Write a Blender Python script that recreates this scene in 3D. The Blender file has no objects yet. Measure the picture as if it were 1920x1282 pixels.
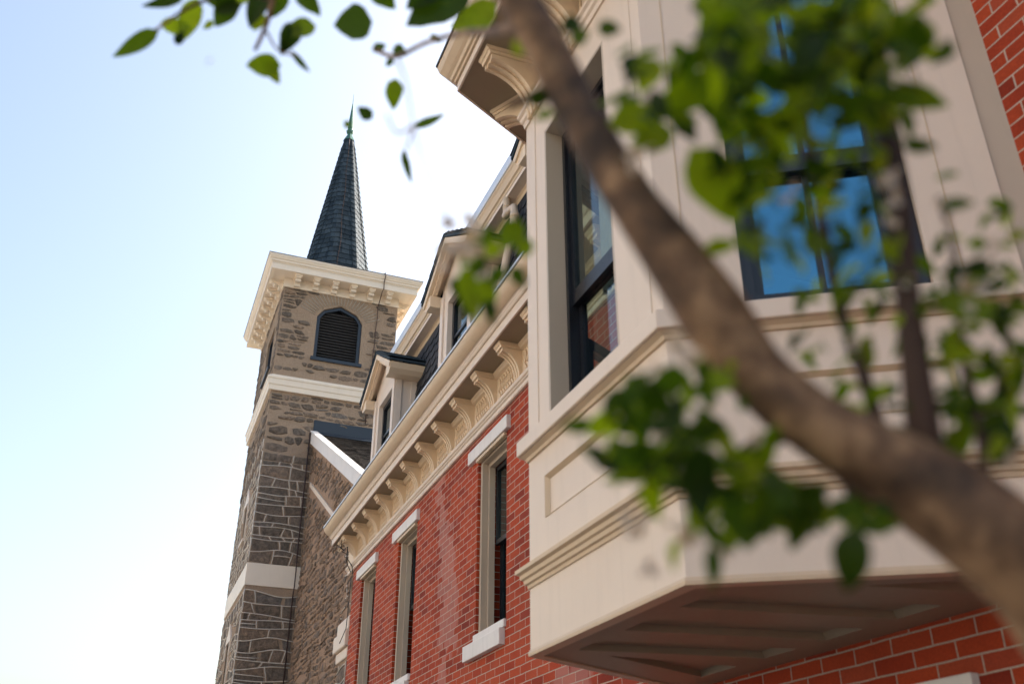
import bpy, bmesh, math, random
from mathutils import Vector, Matrix
R = math.radians
random.seed(11)
scene = bpy.context.scene
COL = scene.collection

# ------------------------------------------------------------ camera, sky, sun, exposure
YAW, PITCH, ROLL, FPX = 21.3616, 28.2013, 0.0668, 1814.5
_y, _p = R(YAW), R(PITCH)
fw = Vector((math.sin(_y)*math.cos(_p), math.cos(_y)*math.cos(_p), math.sin(_p)))
rt = Vector((math.cos(_y), -math.sin(_y), 0)); up = rt.cross(fw)
_r = R(ROLL)
rt, up = rt*math.cos(_r)+up*math.sin(_r), -rt*math.sin(_r)+up*math.cos(_r)
cam_d = bpy.data.cameras.new('camera'); cam = bpy.data.objects.new('camera', cam_d); COL.objects.link(cam)
cam.matrix_world = Matrix((( rt.x, up.x, -fw.x, 0), (rt.y, up.y, -fw.y, 0), (rt.z, up.z, -fw.z, 0), (0, 0, 0, 1)))
cam_d.sensor_width = 36; cam_d.sensor_fit = 'HORIZONTAL'; cam_d.lens = FPX/1920*36
cam_d.clip_start = .05; cam_d.clip_end = 5000
cam_d.dof.use_dof = True; cam_d.dof.focus_distance = 12.0; cam_d.dof.aperture_fstop = 2.8
scene.camera = cam

SUN_AZ, SUN_EL = 73, 35      # azimuth clockwise from +Y towards +X: the sun stands behind the buildings
world = bpy.data.worlds.new('World'); scene.world = world; world.use_nodes = True
wn = world.node_tree; bg = wn.nodes['Background']
sky = wn.nodes.new('ShaderNodeTexSky'); sky.sky_type = 'NISHITA'; sky.sun_disc = False
sky.sun_elevation = R(SUN_EL); sky.sun_rotation = R(SUN_AZ)
sky.air_density = 1.3; sky.dust_density = 5.5; sky.ozone_density = 0.4; sky.altitude = 50
wn.links.new(sky.outputs[0], bg.inputs[0]); bg.inputs[1].default_value = .115
sun_d = bpy.data.lights.new('sun', 'SUN'); sun_d.energy = 4.6; sun_d.angle = R(.5); sun_d.color = (1, .93, .85)
sun = bpy.data.objects.new('sun', sun_d); COL.objects.link(sun)
sdir = Vector((math.sin(R(SUN_AZ))*math.cos(R(SUN_EL)), math.cos(R(SUN_AZ))*math.cos(R(SUN_EL)), math.sin(R(SUN_EL))))
sun.rotation_euler = sdir.to_track_quat('Z', 'Y').to_euler()
scene.view_settings.view_transform = 'Standard'; scene.view_settings.look = 'None'
scene.view_settings.exposure = 1.62; scene.view_settings.gamma = 1
try: scene.cycles.max_bounces = 8
except Exception: pass

def U(px, py, depth):            # a point of the place at a given distance in front of the lens
    return (rt*(px-960) - up*(py-641) + fw*FPX)*(depth/FPX)

# ------------------------------------------------------------ objects
def tag(o, label=None, cat=None, group=None, kind=None):
    if label: o['label'] = label
    if cat: o['category'] = cat
    if group: o['group'] = group
    if kind: o['kind'] = kind
    return o
def empty(name, loc, **k):
    o = bpy.data.objects.new(name, None); o.empty_display_size = .3; COL.objects.link(o); o.location = loc
    return tag(o, **k)
def wloc(o):
    v = Vector((0, 0, 0))
    while o: v += o.location; o = o.parent
    return v
class MB:
    def __init__(s): s.v = []; s.f = []; s.sm = []
    def add(s, vs, fs, smooth=False):
        b = len(s.v); s.v += [tuple(v) for v in vs]
        s.f += [tuple(b+i for i in f) for f in fs]; s.sm += [smooth]*len(fs); return s
    def box(s, x0, x1, y0, y1, z0, z1):
        return s.add([(x0,y0,z0),(x1,y0,z0),(x1,y1,z0),(x0,y1,z0),(x0,y0,z1),(x1,y0,z1),(x1,y1,z1),(x0,y1,z1)],
              [(0,3,2,1),(4,5,6,7),(0,1,5,4),(1,2,6,5),(2,3,7,6),(3,0,4,7)])
    def obox(s, O, A, a0, a1, B, b0, b1, z0, z1):     # oriented box, A and B horizontal unit vectors
        O, A, B = Vector(O), Vector(A), Vector(B); Z = Vector((0,0,1))
        P = [O+A*a+B*b+Z*z for z in (z0, z1) for a, b in ((a0,b0),(a1,b0),(a1,b1),(a0,b1))]
        return s.add(P, [(0,3,2,1),(4,5,6,7),(0,1,5,4),(1,2,6,5),(2,3,7,6),(3,0,4,7)])
    def prism(s, pts, d, smooth=False):                # closed polygon swept by vector d
        n = len(pts); d = Vector(d); P = [Vector(p) for p in pts]; P += [p+d for p in P]
        return s.add(P, [tuple(range(n))[::-1], tuple(range(n, 2*n))]+[(i,(i+1)%n,n+(i+1)%n,n+i) for i in range(n)], smooth)
    def tube(s, pts, rads, n=10, cap=True):
        pts = [Vector(p) for p in pts]; rings = []; t0 = None
        prev = None
        for i, p in enumerate(pts):
            t = (pts[min(i+1, len(pts)-1)]-pts[max(i-1, 0)]).normalized()
            if prev is None:
                a = t.orthogonal().normalized()
            else:
                a = (prev - t*prev.dot(t)).normalized()
            prev = a; b = t.cross(a)
            r = rads[i] if hasattr(rads, '__len__') else rads
            rings.append([p+(a*math.cos(2*math.pi*k/n)+b*math.sin(2*math.pi*k/n))*r for k in range(n)])
        V = [q for r_ in rings for q in r_]
        F = [(i*n+k, i*n+(k+1)%n, (i+1)*n+(k+1)%n, (i+1)*n+k) for i in range(len(pts)-1) for k in range(n)]
        if cap: F += [tuple(range(n))[::-1], tuple((len(pts)-1)*n+k for k in range(n))]
        return s.add(V, F, True)
    def build(s, name, mat, parent=None, loc=None, bevel=0, recalc=True, **k):
        me = bpy.data.meshes.new(name); o = bpy.data.objects.new(name, me); COL.objects.link(o)
        base = Vector(loc) if loc is not None else (wloc(parent) if parent else Vector((0,0,0)))
        # vertices are given in world coordinates; keep the object's origin at its parent's (or at loc)
        me.from_pydata([Vector(v)-base for v in s.v], [], s.f)
        me.polygons.foreach_set('use_smooth', s.sm)
        if recalc:
            bm = bmesh.new(); bm.from_mesh(me); bmesh.ops.recalc_face_normals(bm, faces=bm.faces); bm.to_mesh(me); bm.free()
        me.materials.append(mat); me.update()
        if parent: o.parent = parent; o.location = base-wloc(parent)
        else: o.location = base
        if bevel:
            m = o.modifiers.new('bevel', 'BEVEL'); m.width = bevel; m.segments = 2; m.limit_method = 'ANGLE'
        return tag(o, **k)
def copy_tree(o, parent, delta):
    c = o.copy(); COL.objects.link(c); c.parent = parent; c.location = o.location + Vector(delta)
    for ch in list(o.children): copy_tree(ch, c, (0,0,0))
    return c

def panel(mb, O, A, N, a0, a1, z0, z1, holes, th, sides=True):
    """wall slab with rectangular openings; O origin, A along, N outward"""
    O, A, N = Vector(O), Vector(A).normalized(), Vector(N).normalized()
    P = lambda a, z, d=0: O+A*a+Vector((0,0,1))*z-N*d
    us = sorted({a0, a1}|{h[0] for h in holes}|{h[1] for h in holes}); us = [u for u in us if a0 <= u <= a1]
    zs = sorted({z0, z1}|{h[2] for h in holes}|{h[3] for h in holes}); zs = [z for z in zs if z0 <= z <= z1]
    for i in range(len(us)-1):
        for j in range(len(zs)-1):
            cu, cz = (us[i]+us[i+1])/2, (zs[j]+zs[j+1])/2
            if any(h[0] < cu < h[1] and h[2] < cz < h[3] for h in holes): continue
            for d in ((0, th) if sides else (0,)):
                mb.add([P(us[i],zs[j],d),P(us[i+1],zs[j],d),P(us[i+1],zs[j+1],d),P(us[i],zs[j+1],d)], [(0,1,2,3)])
    for r in list(holes)+([(a0,a1,z0,z1)] if sides else []):
        c = [(r[0],r[2]),(r[1],r[2]),(r[1],r[3]),(r[0],r[3])]
        for k in range(4):
            (ua,za),(ub,zb) = c[k], c[(k+1)%4]
            mb.add([P(ua,za),P(ub,zb),P(ub,zb,th),P(ua,za,th)], [(0,1,2,3)])
    return mb
def sweep(mb, path, prof, closed=False):
    """profile of (outward, z) swept along a horizontal polyline with mitred corners; outward = left of travel"""
    pts = [Vector((p[0],p[1],0)) for p in path]; n = len(pts); rings = []
    for i, p in enumerate(pts):
        d1 = (p-pts[i-1]).normalized() if (i > 0 or closed) else None
        d2 = (pts[(i+1) % n]-p).normalized() if (i < n-1 or closed) else None
        n1 = Vector((-d1.y, d1.x, 0)) if d1 else None; n2 = Vector((-d2.y, d2.x, 0)) if d2 else None
        if n1 is None: m = n2
        elif n2 is None: m = n1
        else: m = (n1+n2).normalized(); m = m/m.dot(n1)
        rings.append([p+m*q[0]+Vector((0,0,q[1])) for q in prof])
    k = len(prof); V = [v for r_ in rings for v in r_]
    N = n if closed else n-1
    F = [(i*k+j, ((i+1)%n)*k+j, ((i+1)%n)*k+(j+1)%k, i*k+(j+1)%k) for i in range(N) for j in range(k)]
    if not closed: F += [tuple(range(k)), tuple((n-1)*k+j for j in range(k))[::-1]]
    return mb.add(V, F)

# ------------------------------------------------------------ materials
def newmat(name):
    m = bpy.data.materials.new(name); m.use_nodes = True
    return m, m.node_tree, m.node_tree.nodes['Principled BSDF']
def node(t, typ, **k):
    n = t.nodes.new(typ)
    for a, b in k.items(): setattr(n, a, b)
    return n
def setin(n, **k):
    for a, b in k.items(): n.inputs[a.replace('_', ' ')].default_value = b
def math_n(t, op, a, b=None, c=None, clamp=False):
    n = node(t, 'ShaderNodeMath', operation=op); n.use_clamp = clamp
    for i, v in enumerate((a, b, c)):
        if v is None: continue
        if hasattr(v, 'is_output'): t.links.new(v, n.inputs[i])
        else: n.inputs[i].default_value = v
    return n.outputs[0]
def noise(t, vec, scale, detail=4, rough=.55):
    n = node(t, 'ShaderNodeTexNoise'); setin(n, Scale=scale, Detail=detail, Roughness=rough)
    if vec is not None: t.links.new(vec, n.inputs['Vector'])
    return n
def ramp(t, fac, stops):
    n = node(t, 'ShaderNodeValToRGB'); e = n.color_ramp.elements
    while len(e) < len(stops): e.new(.5)
    for i, (p, c) in enumerate(stops):
        e[i].position = p; e[i].color = (*c, 1) if len(c) == 3 else c
    t.links.new(fac, n.inputs[0]); return n.outputs[0]
def mix(t, fac, a, b, mode='MIX'):
    n = node(t, 'ShaderNodeMix', data_type='RGBA', blend_type=mode)
    for i, v in ((0, fac), (6, a), (7, b)):
        if hasattr(v, 'is_output'): t.links.new(v, n.inputs[i])
        else: n.inputs[i].default_value = v if i == 0 else ((*v, 1) if len(v) == 3 else v)
    return n.outputs[2]
def bump(t, bs, h, dist, strength=1):
    n = node(t, 'ShaderNodeBump'); setin(n, Distance=dist, Strength=strength)
    t.links.new(h, n.inputs['Height']); t.links.new(n.outputs[0], bs.inputs['Normal']); return n
def objco(t): return node(t, 'ShaderNodeTexCoord').outputs['Object']
def wallco(t, u='y'):
    s = node(t, 'ShaderNodeSeparateXYZ'); g = node(t, 'ShaderNodeNewGeometry'); t.links.new(g.outputs['Position'], s.inputs[0])
    c = node(t, 'ShaderNodeCombineXYZ')
    a = s.outputs['Y'] if u == 'y' else math_n(t, 'ADD', s.outputs['X'], s.outputs['Y'])
    t.links.new(a, c.inputs[0]); t.links.new(s.outputs['Z'], c.inputs[1])
    return c.outputs[0], s, a

def paint(name, col, rough=.45, var=.06, streak=.12):
    m, t, b = newmat(name)
    oc = objco(t)
    n1 = noise(t, oc, 2.2, 5); n2 = noise(t, oc, 60, 3)
    mp = node(t, 'ShaderNodeMapping'); mp.inputs['Scale'].default_value = (9, 9, .7); t.links.new(oc, mp.inputs[0])
    n3 = noise(t, mp.outputs[0], 1.5, 5, .65)
    c = mix(t, n1.outputs[0], tuple(x*(1-var) for x in col), tuple(min(1, x*(1+var)) for x in col))
    dirt = ramp(t, n3.outputs[0], [(.52, (0,0,0)), (.8, (1,1,1))])
    c = mix(t, math_n(t, 'MULTIPLY', dirt, streak), c, tuple(x*.55 for x in col))
    t.links.new(c, b.inputs['Base Color'])
    t.links.new(math_n(t, 'MULTIPLY_ADD', n2.outputs[0], .15, rough-.07), b.inputs['Roughness'])
    bump(t, b, math_n(t, 'MULTIPLY_ADD', n2.outputs[0], .3, n1.outputs[0]), .0025, .5)
    return m
CREAM = paint('cream_paint', (.72, .60, .495), streak=.16)
WARM_BOUNCE = paint('warm_bounce_cream', (.72, .56, .39))  # the cream paint with warm bounce light mixed into its colour
JAMB = paint('taupe_paint', (.50, .41, .32))
PALE = paint('pale_cream_paint', (.80, .70, .58))
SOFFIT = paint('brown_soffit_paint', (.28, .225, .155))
TAN = paint('tan_paint', (.61, .47, .325), streak=.2)
WHITE = paint('white_stone_paint', (.72, .69, .67), rough=.6, var=.1, streak=.4)
DARKBLUE = paint('dark_blue_grey_paint', (.02, .028, .04), rough=.35)
BLACKF = paint('black_window_paint', (.012, .013, .017), rough=.3)
LOUVER = paint('charcoal_louver_paint', (.05, .048, .05), rough=.5)

def brick_mat():
    m, t, b = newmat('red_brick'); v, s, a = wallco(t)
    nz = noise(t, v, 5, 3)
    off = node(t, 'ShaderNodeVectorMath', operation='MULTIPLY_ADD'); t.links.new(nz.outputs['Color'], off.inputs[0])
    off.inputs[1].default_value = (.014, .010, 0); t.links.new(v, off.inputs[2])
    mp = node(t, 'ShaderNodeMapping'); mp.inputs['Location'].default_value = (.05, -.0635, 0); t.links.new(off.outputs[0], mp.inputs[0])
    br = node(t, 'ShaderNodeTexBrick'); t.links.new(mp.outputs[0], br.inputs['Vector'])
    br.offset = .5; br.squash = 1
    setin(br, Scale=1, Brick_Width=.232, Row_Height=.0697, Mortar_Size=.0042, Mortar_Smooth=.25, Bias=0)
    br.inputs['Color1'].default_value = (0,0,0,1); br.inputs['Color2'].default_value = (1,1,1,1); br.inputs['Mortar'].default_value = (.5,.5,.5,1)
    sep = node(t, 'ShaderNodeSeparateColor'); t.links.new(br.outputs['Color'], sep.inputs[0])
    bc = ramp(t, sep.outputs[0], [(0, (.20,.022,.010)), (.2, (.30,.036,.013)), (.62, (.37,.052,.017)), (.9, (.34,.058,.026)), (1, (.24,.032,.018))])
    fine = noise(t, v, 90, 5, .7)
    bc = mix(t, .55, bc, ramp(t, fine.outputs[0], [(.3, (.35,.35,.35)), (.7, (1.0,.98,.95))]), 'MULTIPLY')
    bc = mix(t, 1, bc, (1.35,1.38,1.3), 'MULTIPLY')
    soot = noise(t, v, 1.3, 5, .7)
    bc = mix(t, .8, bc, ramp(t, soot.outputs[0], [(.33, (.72,.68,.66)), (.52, (1,1,1)), (.7, (1.15,1.25,1.2))]), 'MULTIPLY')
    # faded salt-stained patches with brick-sized edges
    big = noise(t, mp.outputs[0], 1.6, 3, .6)
    yy, zz_ = s.outputs['Y'], s.outputs['Z']
    ctr = math_n(t, 'MULTIPLY_ADD', math_n(t, 'SINE', math_n(t, 'MULTIPLY', zz_, 2.1)), .22, 9.62)
    dist = math_n(t, 'ABSOLUTE', math_n(t, 'SUBTRACT', yy, ctr))
    d2 = math_n(t, 'ADD', math_n(t, 'ABSOLUTE', math_n(t, 'SUBTRACT', yy, 6.35)), math_n(t, 'MULTIPLY', math_n(t, 'ABSOLUTE', math_n(t, 'SUBTRACT', zz_, 1.25)), .7))
    dist = math_n(t, 'MINIMUM', dist, math_n(t, 'MULTIPLY', d2, .7))
    fz = math_n(t, 'ADD', math_n(t, 'MULTIPLY_ADD', sep.outputs[0], .30, math_n(t, 'MULTIPLY', big.outputs[0], .9)), math_n(t, 'MULTIPLY', dist, -1.1))
    pm = ramp(t, fz, [(.36, (0,0,0)), (.41, (1,1,1))])
    bc = mix(t, math_n(t, 'MULTIPLY', pm, .5), bc, (.46,.22,.19))
    mc = ramp(t, fine.outputs[0], [(.3, (.36,.27,.21)), (.7, (.56,.47,.40))])
    c = mix(t, br.outputs['Fac'], bc, mc); t.links.new(c, b.inputs['Base Color'])
    b.inputs['Roughness'].default_value = .82; b.inputs['Specular IOR Level'].default_value = .25
    h = math_n(t, 'ADD', math_n(t, 'MULTIPLY', br.outputs['Fac'], -.5), math_n(t, 'MULTIPLY', fine.outputs[0], .4))
    bump(t, b, h, .006, .8); return m
BRICK = brick_mat()

def mortar_mat(name, c0, c1):
    m, t, b = newmat(name); oc = objco(t); n = noise(t, oc, 7, 6, .7); n2 = noise(t, oc, 40, 5, .7)
    c = mix(t, n.outputs[0], c0, c1); c = mix(t, .6, c, ramp(t, n2.outputs[0], [(.3, (.55,.52,.5)), (.7, (1.25,1.22,1.2))]), 'MULTIPLY')
    t.links.new(c, b.inputs['Base Color']); b.inputs['Roughness'].default_value = .95
    bump(t, b, math_n(t, 'MULTIPLY_ADD', n.outputs[0], 2.0, n2.outputs[0]), .03, .9); return m
def block_mat(name, stops, spread=.6):
    m, t, b = newmat(name); oc = objco(t); g = node(t, 'ShaderNodeNewGeometry')
    n = noise(t, oc, 9, 6, .72); n2 = noise(t, oc, 45, 5, .75)
    c = ramp(t, g.outputs['Random Per Island'], stops)
    c = mix(t, .8, c, ramp(t, n.outputs[0], [(.3, (.35,.33,.32)), (.5, (.95,.93,.9)), (.7, (1.7,1.55,1.4))]), 'MULTIPLY')
    c = mix(t, .5, c, ramp(t, n2.outputs[0], [(.3, (.5,.5,.5)), (.7, (1.4,1.35,1.3))]), 'MULTIPLY')
    t.links.new(c, b.inputs['Base Color']); b.inputs['Roughness'].default_value = .9
    bump(t, b, math_n(t, 'MULTIPLY_ADD', n.outputs[0], 2.0, n2.outputs[0]), .05, 1); return m
STONE = mortar_mat('tan_bed_mortar', (.32,.235,.165), (.46,.345,.25))
RUBBLE = mortar_mat('warm_tan_bed_mortar', (.32,.21,.145), (.48,.325,.22))
BLOCK = block_mat('grey_brown_stone', [(0, (.15,.12,.096)), (.3, (.25,.20,.16)), (.6, (.19,.162,.138)), (.85, (.32,.24,.18)), (1, (.22,.20,.185))])
FIELD = block_mat('brown_field_stone', [(0, (.19,.145,.11)), (.4, (.34,.24,.17)), (.7, (.25,.205,.175)), (1, (.44,.30,.20))])

def masonry(P, u0, u1, z0, z1, rnd, skip, low, blocks, joints, hrow=(.1,.29), wcell=(.16,.75), amp=.04):
    """irregular stones laid in wandering courses; P(u, z, d) gives the point, low(z) tells ribbon-pointed stages from flush ones"""
    zs = [z0]
    while zs[-1] < z1: zs.append(zs[-1]+rnd.uniform(*hrow))
    ph = [[(rnd.uniform(1.2, 5.5), rnd.uniform(0, 6.3), rnd.uniform(.3, 1)*amp) for _ in range(3)] for _ in zs]
    zb = lambda i, u: min(z1, max(z0, zs[i]+sum(a*math.sin(f*u+p) for f, p, a in ph[i])))
    for i in range(len(zs)-1):
        us = [u0]
        while us[-1] < u1-.12: us.append(min(u1, us[-1]+rnd.uniform(*wcell)))
        us[-1] = u1; sl = [0]+[rnd.uniform(-.05, .05) for _ in us[1:-1]]+[0]
        cells = []
        for k in range(len(us)-1):
            a, b, sa, sb = us[k], us[k+1], sl[k], sl[k+1]; zm = (zs[i]+zs[i+1])/2
            if skip((a+b)/2, zm) or skip(a+.02, zm) or skip(b-.02, zm): continue
            lo = [(a+(b-a)*f+(-sa*(1-f)-sb*f), zb(i, a+(b-a)*f)) for f in (0, .33, .67, 1)]
            hi = [(a+(b-a)*f+(sa*(1-f)+sb*f), zb(i+1, a+(b-a)*f)) for f in (0, .33, .67, 1)]
            lw = low(zm)
            split = rnd.random() < .16 and (b-a) > .3
            if split:
                f0, f1 = rnd.uniform(.3, .7), rnd.uniform(.3, .7)
                md = [(l[0]+(h[0]-l[0])*(f0+(f1-f0)*q/3), l[1]+(h[1]-l[1])*(f0+(f1-f0)*q/3)) for q, (l, h) in enumerate(zip(lo, hi))]
                cells += [(lo, md, lw), (md, hi, lw)]
                if lw and joints: joints.tube([P(u, z, .012) for u, z in md], .0105, 5)
            else: cells.append((lo, hi, lw))
            if lw and joints and (rnd.random() < .93):
                joints.tube([P(*lo[0], .012), P((lo[0][0]+hi[0][0])/2+rnd.uniform(-.012,.012), (lo[0][1]+hi[0][1])/2, .012), P(*hi[0], .012)], .0105, 5)
        for lo, hi, lw in cells:
            poly = lo+hi[::-1]; cu = sum(p[0] for p in poly)/8; cz_ = sum(p[1] for p in poly)/8
            if hi[1][1]-lo[1][1] < .04: continue
            if not lw and rnd.random() < .08: continue
            if lw: f = lambda p, e: (cu+(p[0]-cu)*(1-.035/max(.1, poly[3][0]-poly[0][0])*2), cz_+(p[1]-cz_)*.86)
            else:
                sx_ = rnd.uniform(.72, .96); sz_ = rnd.uniform(.55, .95)
                f = lambda p, e: (cu+(p[0]-cu)*sx_, cz_+(p[1]-cz_)*sz_*(.68 if e else 1)*rnd.uniform(.8, 1.12))
            base = [f(p, q in (0, 3, 4, 7)) for q, p in enumerate(poly)]
            hgt = rnd.uniform(.008, .022) if lw else rnd.uniform(.006, .03)
            top = [(cu+(p[0]-cu)*.86, cz_+(p[1]-cz_)*.78) for p in base]
            V = [P(u, z, .001) for u, z in base]+[P(u, z, hgt*rnd.uniform(.7, 1.2)) for u, z in top]+[P(cu+rnd.uniform(-.05,.05), cz_, hgt*1.25)]
            blocks.add(V, [(q, (q+1) % 8, 8+(q+1) % 8, 8+q) for q in range(8)]+[(8+q, 8+(q+1) % 8, 16) for q in range(8)])
        if joints and low(zs[i]):
            n_ = max(2, int((u1-u0)/.09)); run_ = []
            for q in range(n_+1):
                u = u0+(u1-u0)*q/n_; ok = not skip(u, zs[i]) and low(zs[i]+.12)
                if ok: run_.append(P(u, zb(i, u), .012))
                if (not ok or q == n_):
                    if len(run_) > 1: joints.tube(run_, .0115, 5)
                    run_ = []

def slate_mat(name, c0, c1, rough=.5):
    m, t, b = newmat(name); g = node(t, 'ShaderNodeNewGeometry'); oc = objco(t); n = noise(t, oc, 25, 5, .7)
    c = mix(t, g.outputs['Random Per Island'], c0, c1)
    c = mix(t, .6, c, ramp(t, n.outputs[0], [(.3, (.5,.5,.5)), (.7, (1.4,1.4,1.4))]), 'MULTIPLY')
    t.links.new(c, b.inputs['Base Color']); b.inputs['Roughness'].default_value = max(rough, .75); b.inputs['Specular IOR Level'].default_value = .12
    bump(t, b, n.outputs[0], .006, .6); return m
SLATE = slate_mat('blue_black_slate', (.020,.032,.044), (.05,.072,.092))
SCALE = slate_mat('charcoal_fish_scale_slate', (.022,.024,.03), (.06,.06,.065))
OLDSLATE = slate_mat('brown_grey_weathered_slate', (.05,.045,.042), (.16,.14,.125), .6)

def simple(name, col, rough, metal=0, var=.25, scale=12):
    m, t, b = newmat(name); n = noise(t, objco(t), scale, 5, .6)
    c = mix(t, n.outputs[0], tuple(x*(1-var) for x in col), tuple(x*(1+var) for x in col))
    t.links.new(c, b.inputs['Base Color']); b.inputs['Roughness'].default_value = rough; b.inputs['Metallic'].default_value = metal
    bump(t, b, n.outputs[0], .003, .4); return m
COPPER = simple('verdigris_copper', (.035,.13,.10), .55)
ZINC = simple('pale_metal_flashing', (.6,.62,.66), .35, .3, .1)
DRIP = simple('dark_drip_edge', (.015,.015,.018), .5)
CABLE = simple('rusty_cable', (.06,.034,.03), .7)
WIRE = simple('black_wire', (.01,.01,.012), .5)
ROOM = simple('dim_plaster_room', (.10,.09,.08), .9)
CURTAIN = simple('pale_curtain', (.42,.38,.31), .9, 0, .1)
ROAD = simple('asphalt', (.06,.06,.062), .9, 0, .3, 30)
PAVE = simple('concrete_paving', (.2,.175,.15), .85, 0, .2, 6)
GROUND = simple('dry_ground', (.16,.15,.11), .95, 0, .3, .5)
OTHERBR = simple('plain_pale_stucco', (.33,.30,.27), .85, 0, .3, 8)

RIBBON = simple('white_ribbon_pointing', (.62,.56,.49), .9, 0, .2, 9)

def glass_mat(name, refl, tint=(.8,.9,.86), gcol=(.55,.85,1.0)):
    m, t, b = newmat(name); t.nodes.remove(b); out = t.nodes['Material Output']
    tr = node(t, 'ShaderNodeBsdfTransparent'); tr.inputs[0].default_value = (*tint, 1)
    gl = node(t, 'ShaderNodeBsdfGlossy'); gl.inputs['Roughness'].default_value = .01; gl.inputs[0].default_value = (*gcol, 1)
    lw = node(t, 'ShaderNodeLayerWeight'); lw.inputs[0].default_value = .5
    fr5 = math_n(t, 'MULTIPLY_ADD', math_n(t, 'POWER', lw.outputs['Facing'], 5.0), .9, .04)
    n = noise(t, objco(t), 1.3, 2); bp = node(t, 'ShaderNodeBump'); setin(bp, Distance=.01, Strength=.12)
    t.links.new(n.outputs[0], bp.inputs['Height']); t.links.new(bp.outputs[0], gl.inputs['Normal'])
    f = math_n(t, 'ADD', fr5, refl, clamp=True)
    mx = node(t, 'ShaderNodeMixShader'); t.links.new(f, mx.inputs[0]); t.links.new(tr.outputs[0], mx.inputs[1]); t.links.new(gl.outputs[0], mx.inputs[2])
    t.links.new(mx.outputs[0], out.inputs[0]); return m
GLASS = glass_mat('coated_window_glass', .30, (.5,.7,.66), (.24,.60,.85))
CLEAR = glass_mat('clear_window_glass', .0, (.84,.9,.86), (.85,.93,1.0))

def bark_mat():
    m, t, b = newmat('smooth_brown_bark'); oc = objco(t); n = noise(t, oc, 17, 5, .6); n2 = noise(t, oc, 70, 4, .7)
    c = ramp(t, n.outputs[0], [(.36, (.035,.018,.010)), (.5, (.15,.083,.044)), (.62, (.36,.22,.12))])
    c = mix(t, .4, c, ramp(t, n2.outputs[0], [(.35, (.6,.6,.6)), (.65, (1.2,1.2,1.2))]), 'MULTIPLY')
    t.links.new(c, b.inputs['Base Color']); b.inputs['Roughness'].default_value = .75
    bump(t, b, n2.outputs[0], .004, .6); return m
BARK = bark_mat()
DARKBARK = simple('dark_brown_bark', (.045,.022,.014), .8, 0, .4, 20)  # darker brown than the main limb, for the side stems
def leaf_mat(name, a, b_, c_, tm=(1.9,2.0,.8)):
    m, t, b = newmat(name); out = t.nodes['Material Output']; g = node(t, 'ShaderNodeNewGeometry')
    n = noise(t, objco(t), 40, 3)
    c = ramp(t, g.outputs['Random Per Island'], [(0, a), (.55, b_), (1, c_)])
    c = mix(t, .35, c, ramp(t, n.outputs[0], [(.3, (.6,.6,.6)), (.7, (1.3,1.3,1.3))]), 'MULTIPLY')
    t.links.new(c, b.inputs['Base Color']); b.inputs['Roughness'].default_value = .5; b.inputs['Specular IOR Level'].default_value = .25
    tl = node(t, 'ShaderNodeBsdfTranslucent'); t.links.new(mix(t, 1, c, tm, 'MULTIPLY'), tl.inputs[0])
    mx = node(t, 'ShaderNodeMixShader'); mx.inputs[0].default_value = .5
    t.links.new(b.outputs[0], mx.inputs[1]); t.links.new(tl.outputs[0], mx.inputs[2]); t.links.new(mx.outputs[0], out.inputs[0]); return m
LEAF = leaf_mat('green_leaf', (.011,.03,.003), (.058,.11,.004), (.26,.35,.008))
PETAL = leaf_mat('cream_petal', (.62,.5,.36), (.72,.66,.6), (.6,.45,.25), (1.1,1.05,1))

# ------------------------------------------------------------ the setting
GZ = -1.6
MB().box(-400, 400, -300, 600, GZ-.6, GZ-.15).build('ground', GROUND, kind='structure')
MB().box(-9.5, -.6, -60, 120, GZ-.148, GZ-.13).build('road', ROAD, kind='structure')
MB().box(-.6, 2.99, -60, 120, GZ-.14, GZ).build('pavement', PAVE, kind='structure', bevel=.02)
MB().box(-12.4, -9.5, -60, 120, GZ-.14, GZ).build('far_pavement', PAVE, kind='structure', bevel=.02)

# ------------------------------------------------------------ brick building with bay
Y0, Y1 = -4.0, 14.08
BB = empty('brick_building', (3, 8, GZ), label='red brick building with cream bay window, bracketed cornice and slate mansard', cat='building')
WZ0, WZ1 = 1.80, 3.53
wins = [(7.80, 8.59), (10.72, 11.55), (12.66, 13.5)]
gwins = [(2.98, 3.85), (5.55, 6.4), (8.3, 9.1), (10.9, 11.7)]
GT = .5
holes = [(a, b, WZ0, WZ1) for a, b in wins]+[(2.45, 4.6, 1.3, 3.7)]+[(a, b, -1.0, GT) for a, b in gwins]
mb = MB(); panel(mb, (3,0,0), (0,1,0), (-1,0,0), Y0, Y1, GZ, 4.3, holes, .3)
wall = mb.build('wall', BRICK, BB)
# hidden side and rear walls, upper storey core
mb = MB(); mb.box(3.3, 11, Y1-.3, Y1, GZ, 4.3); mb.box(3.3, 11, Y0, Y0+.3, GZ, 4.3); mb.box(10.7, 11, Y0+.3, Y1-.3, GZ, 4.3)
mb.build('side_wall', BRICK, BB)
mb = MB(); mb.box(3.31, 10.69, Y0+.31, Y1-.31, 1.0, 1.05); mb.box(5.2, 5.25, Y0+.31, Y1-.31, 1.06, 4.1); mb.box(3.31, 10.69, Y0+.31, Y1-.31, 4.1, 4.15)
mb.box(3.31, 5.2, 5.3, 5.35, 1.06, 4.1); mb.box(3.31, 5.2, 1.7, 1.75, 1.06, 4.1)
mb.build('interior', ROOM, BB)

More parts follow.
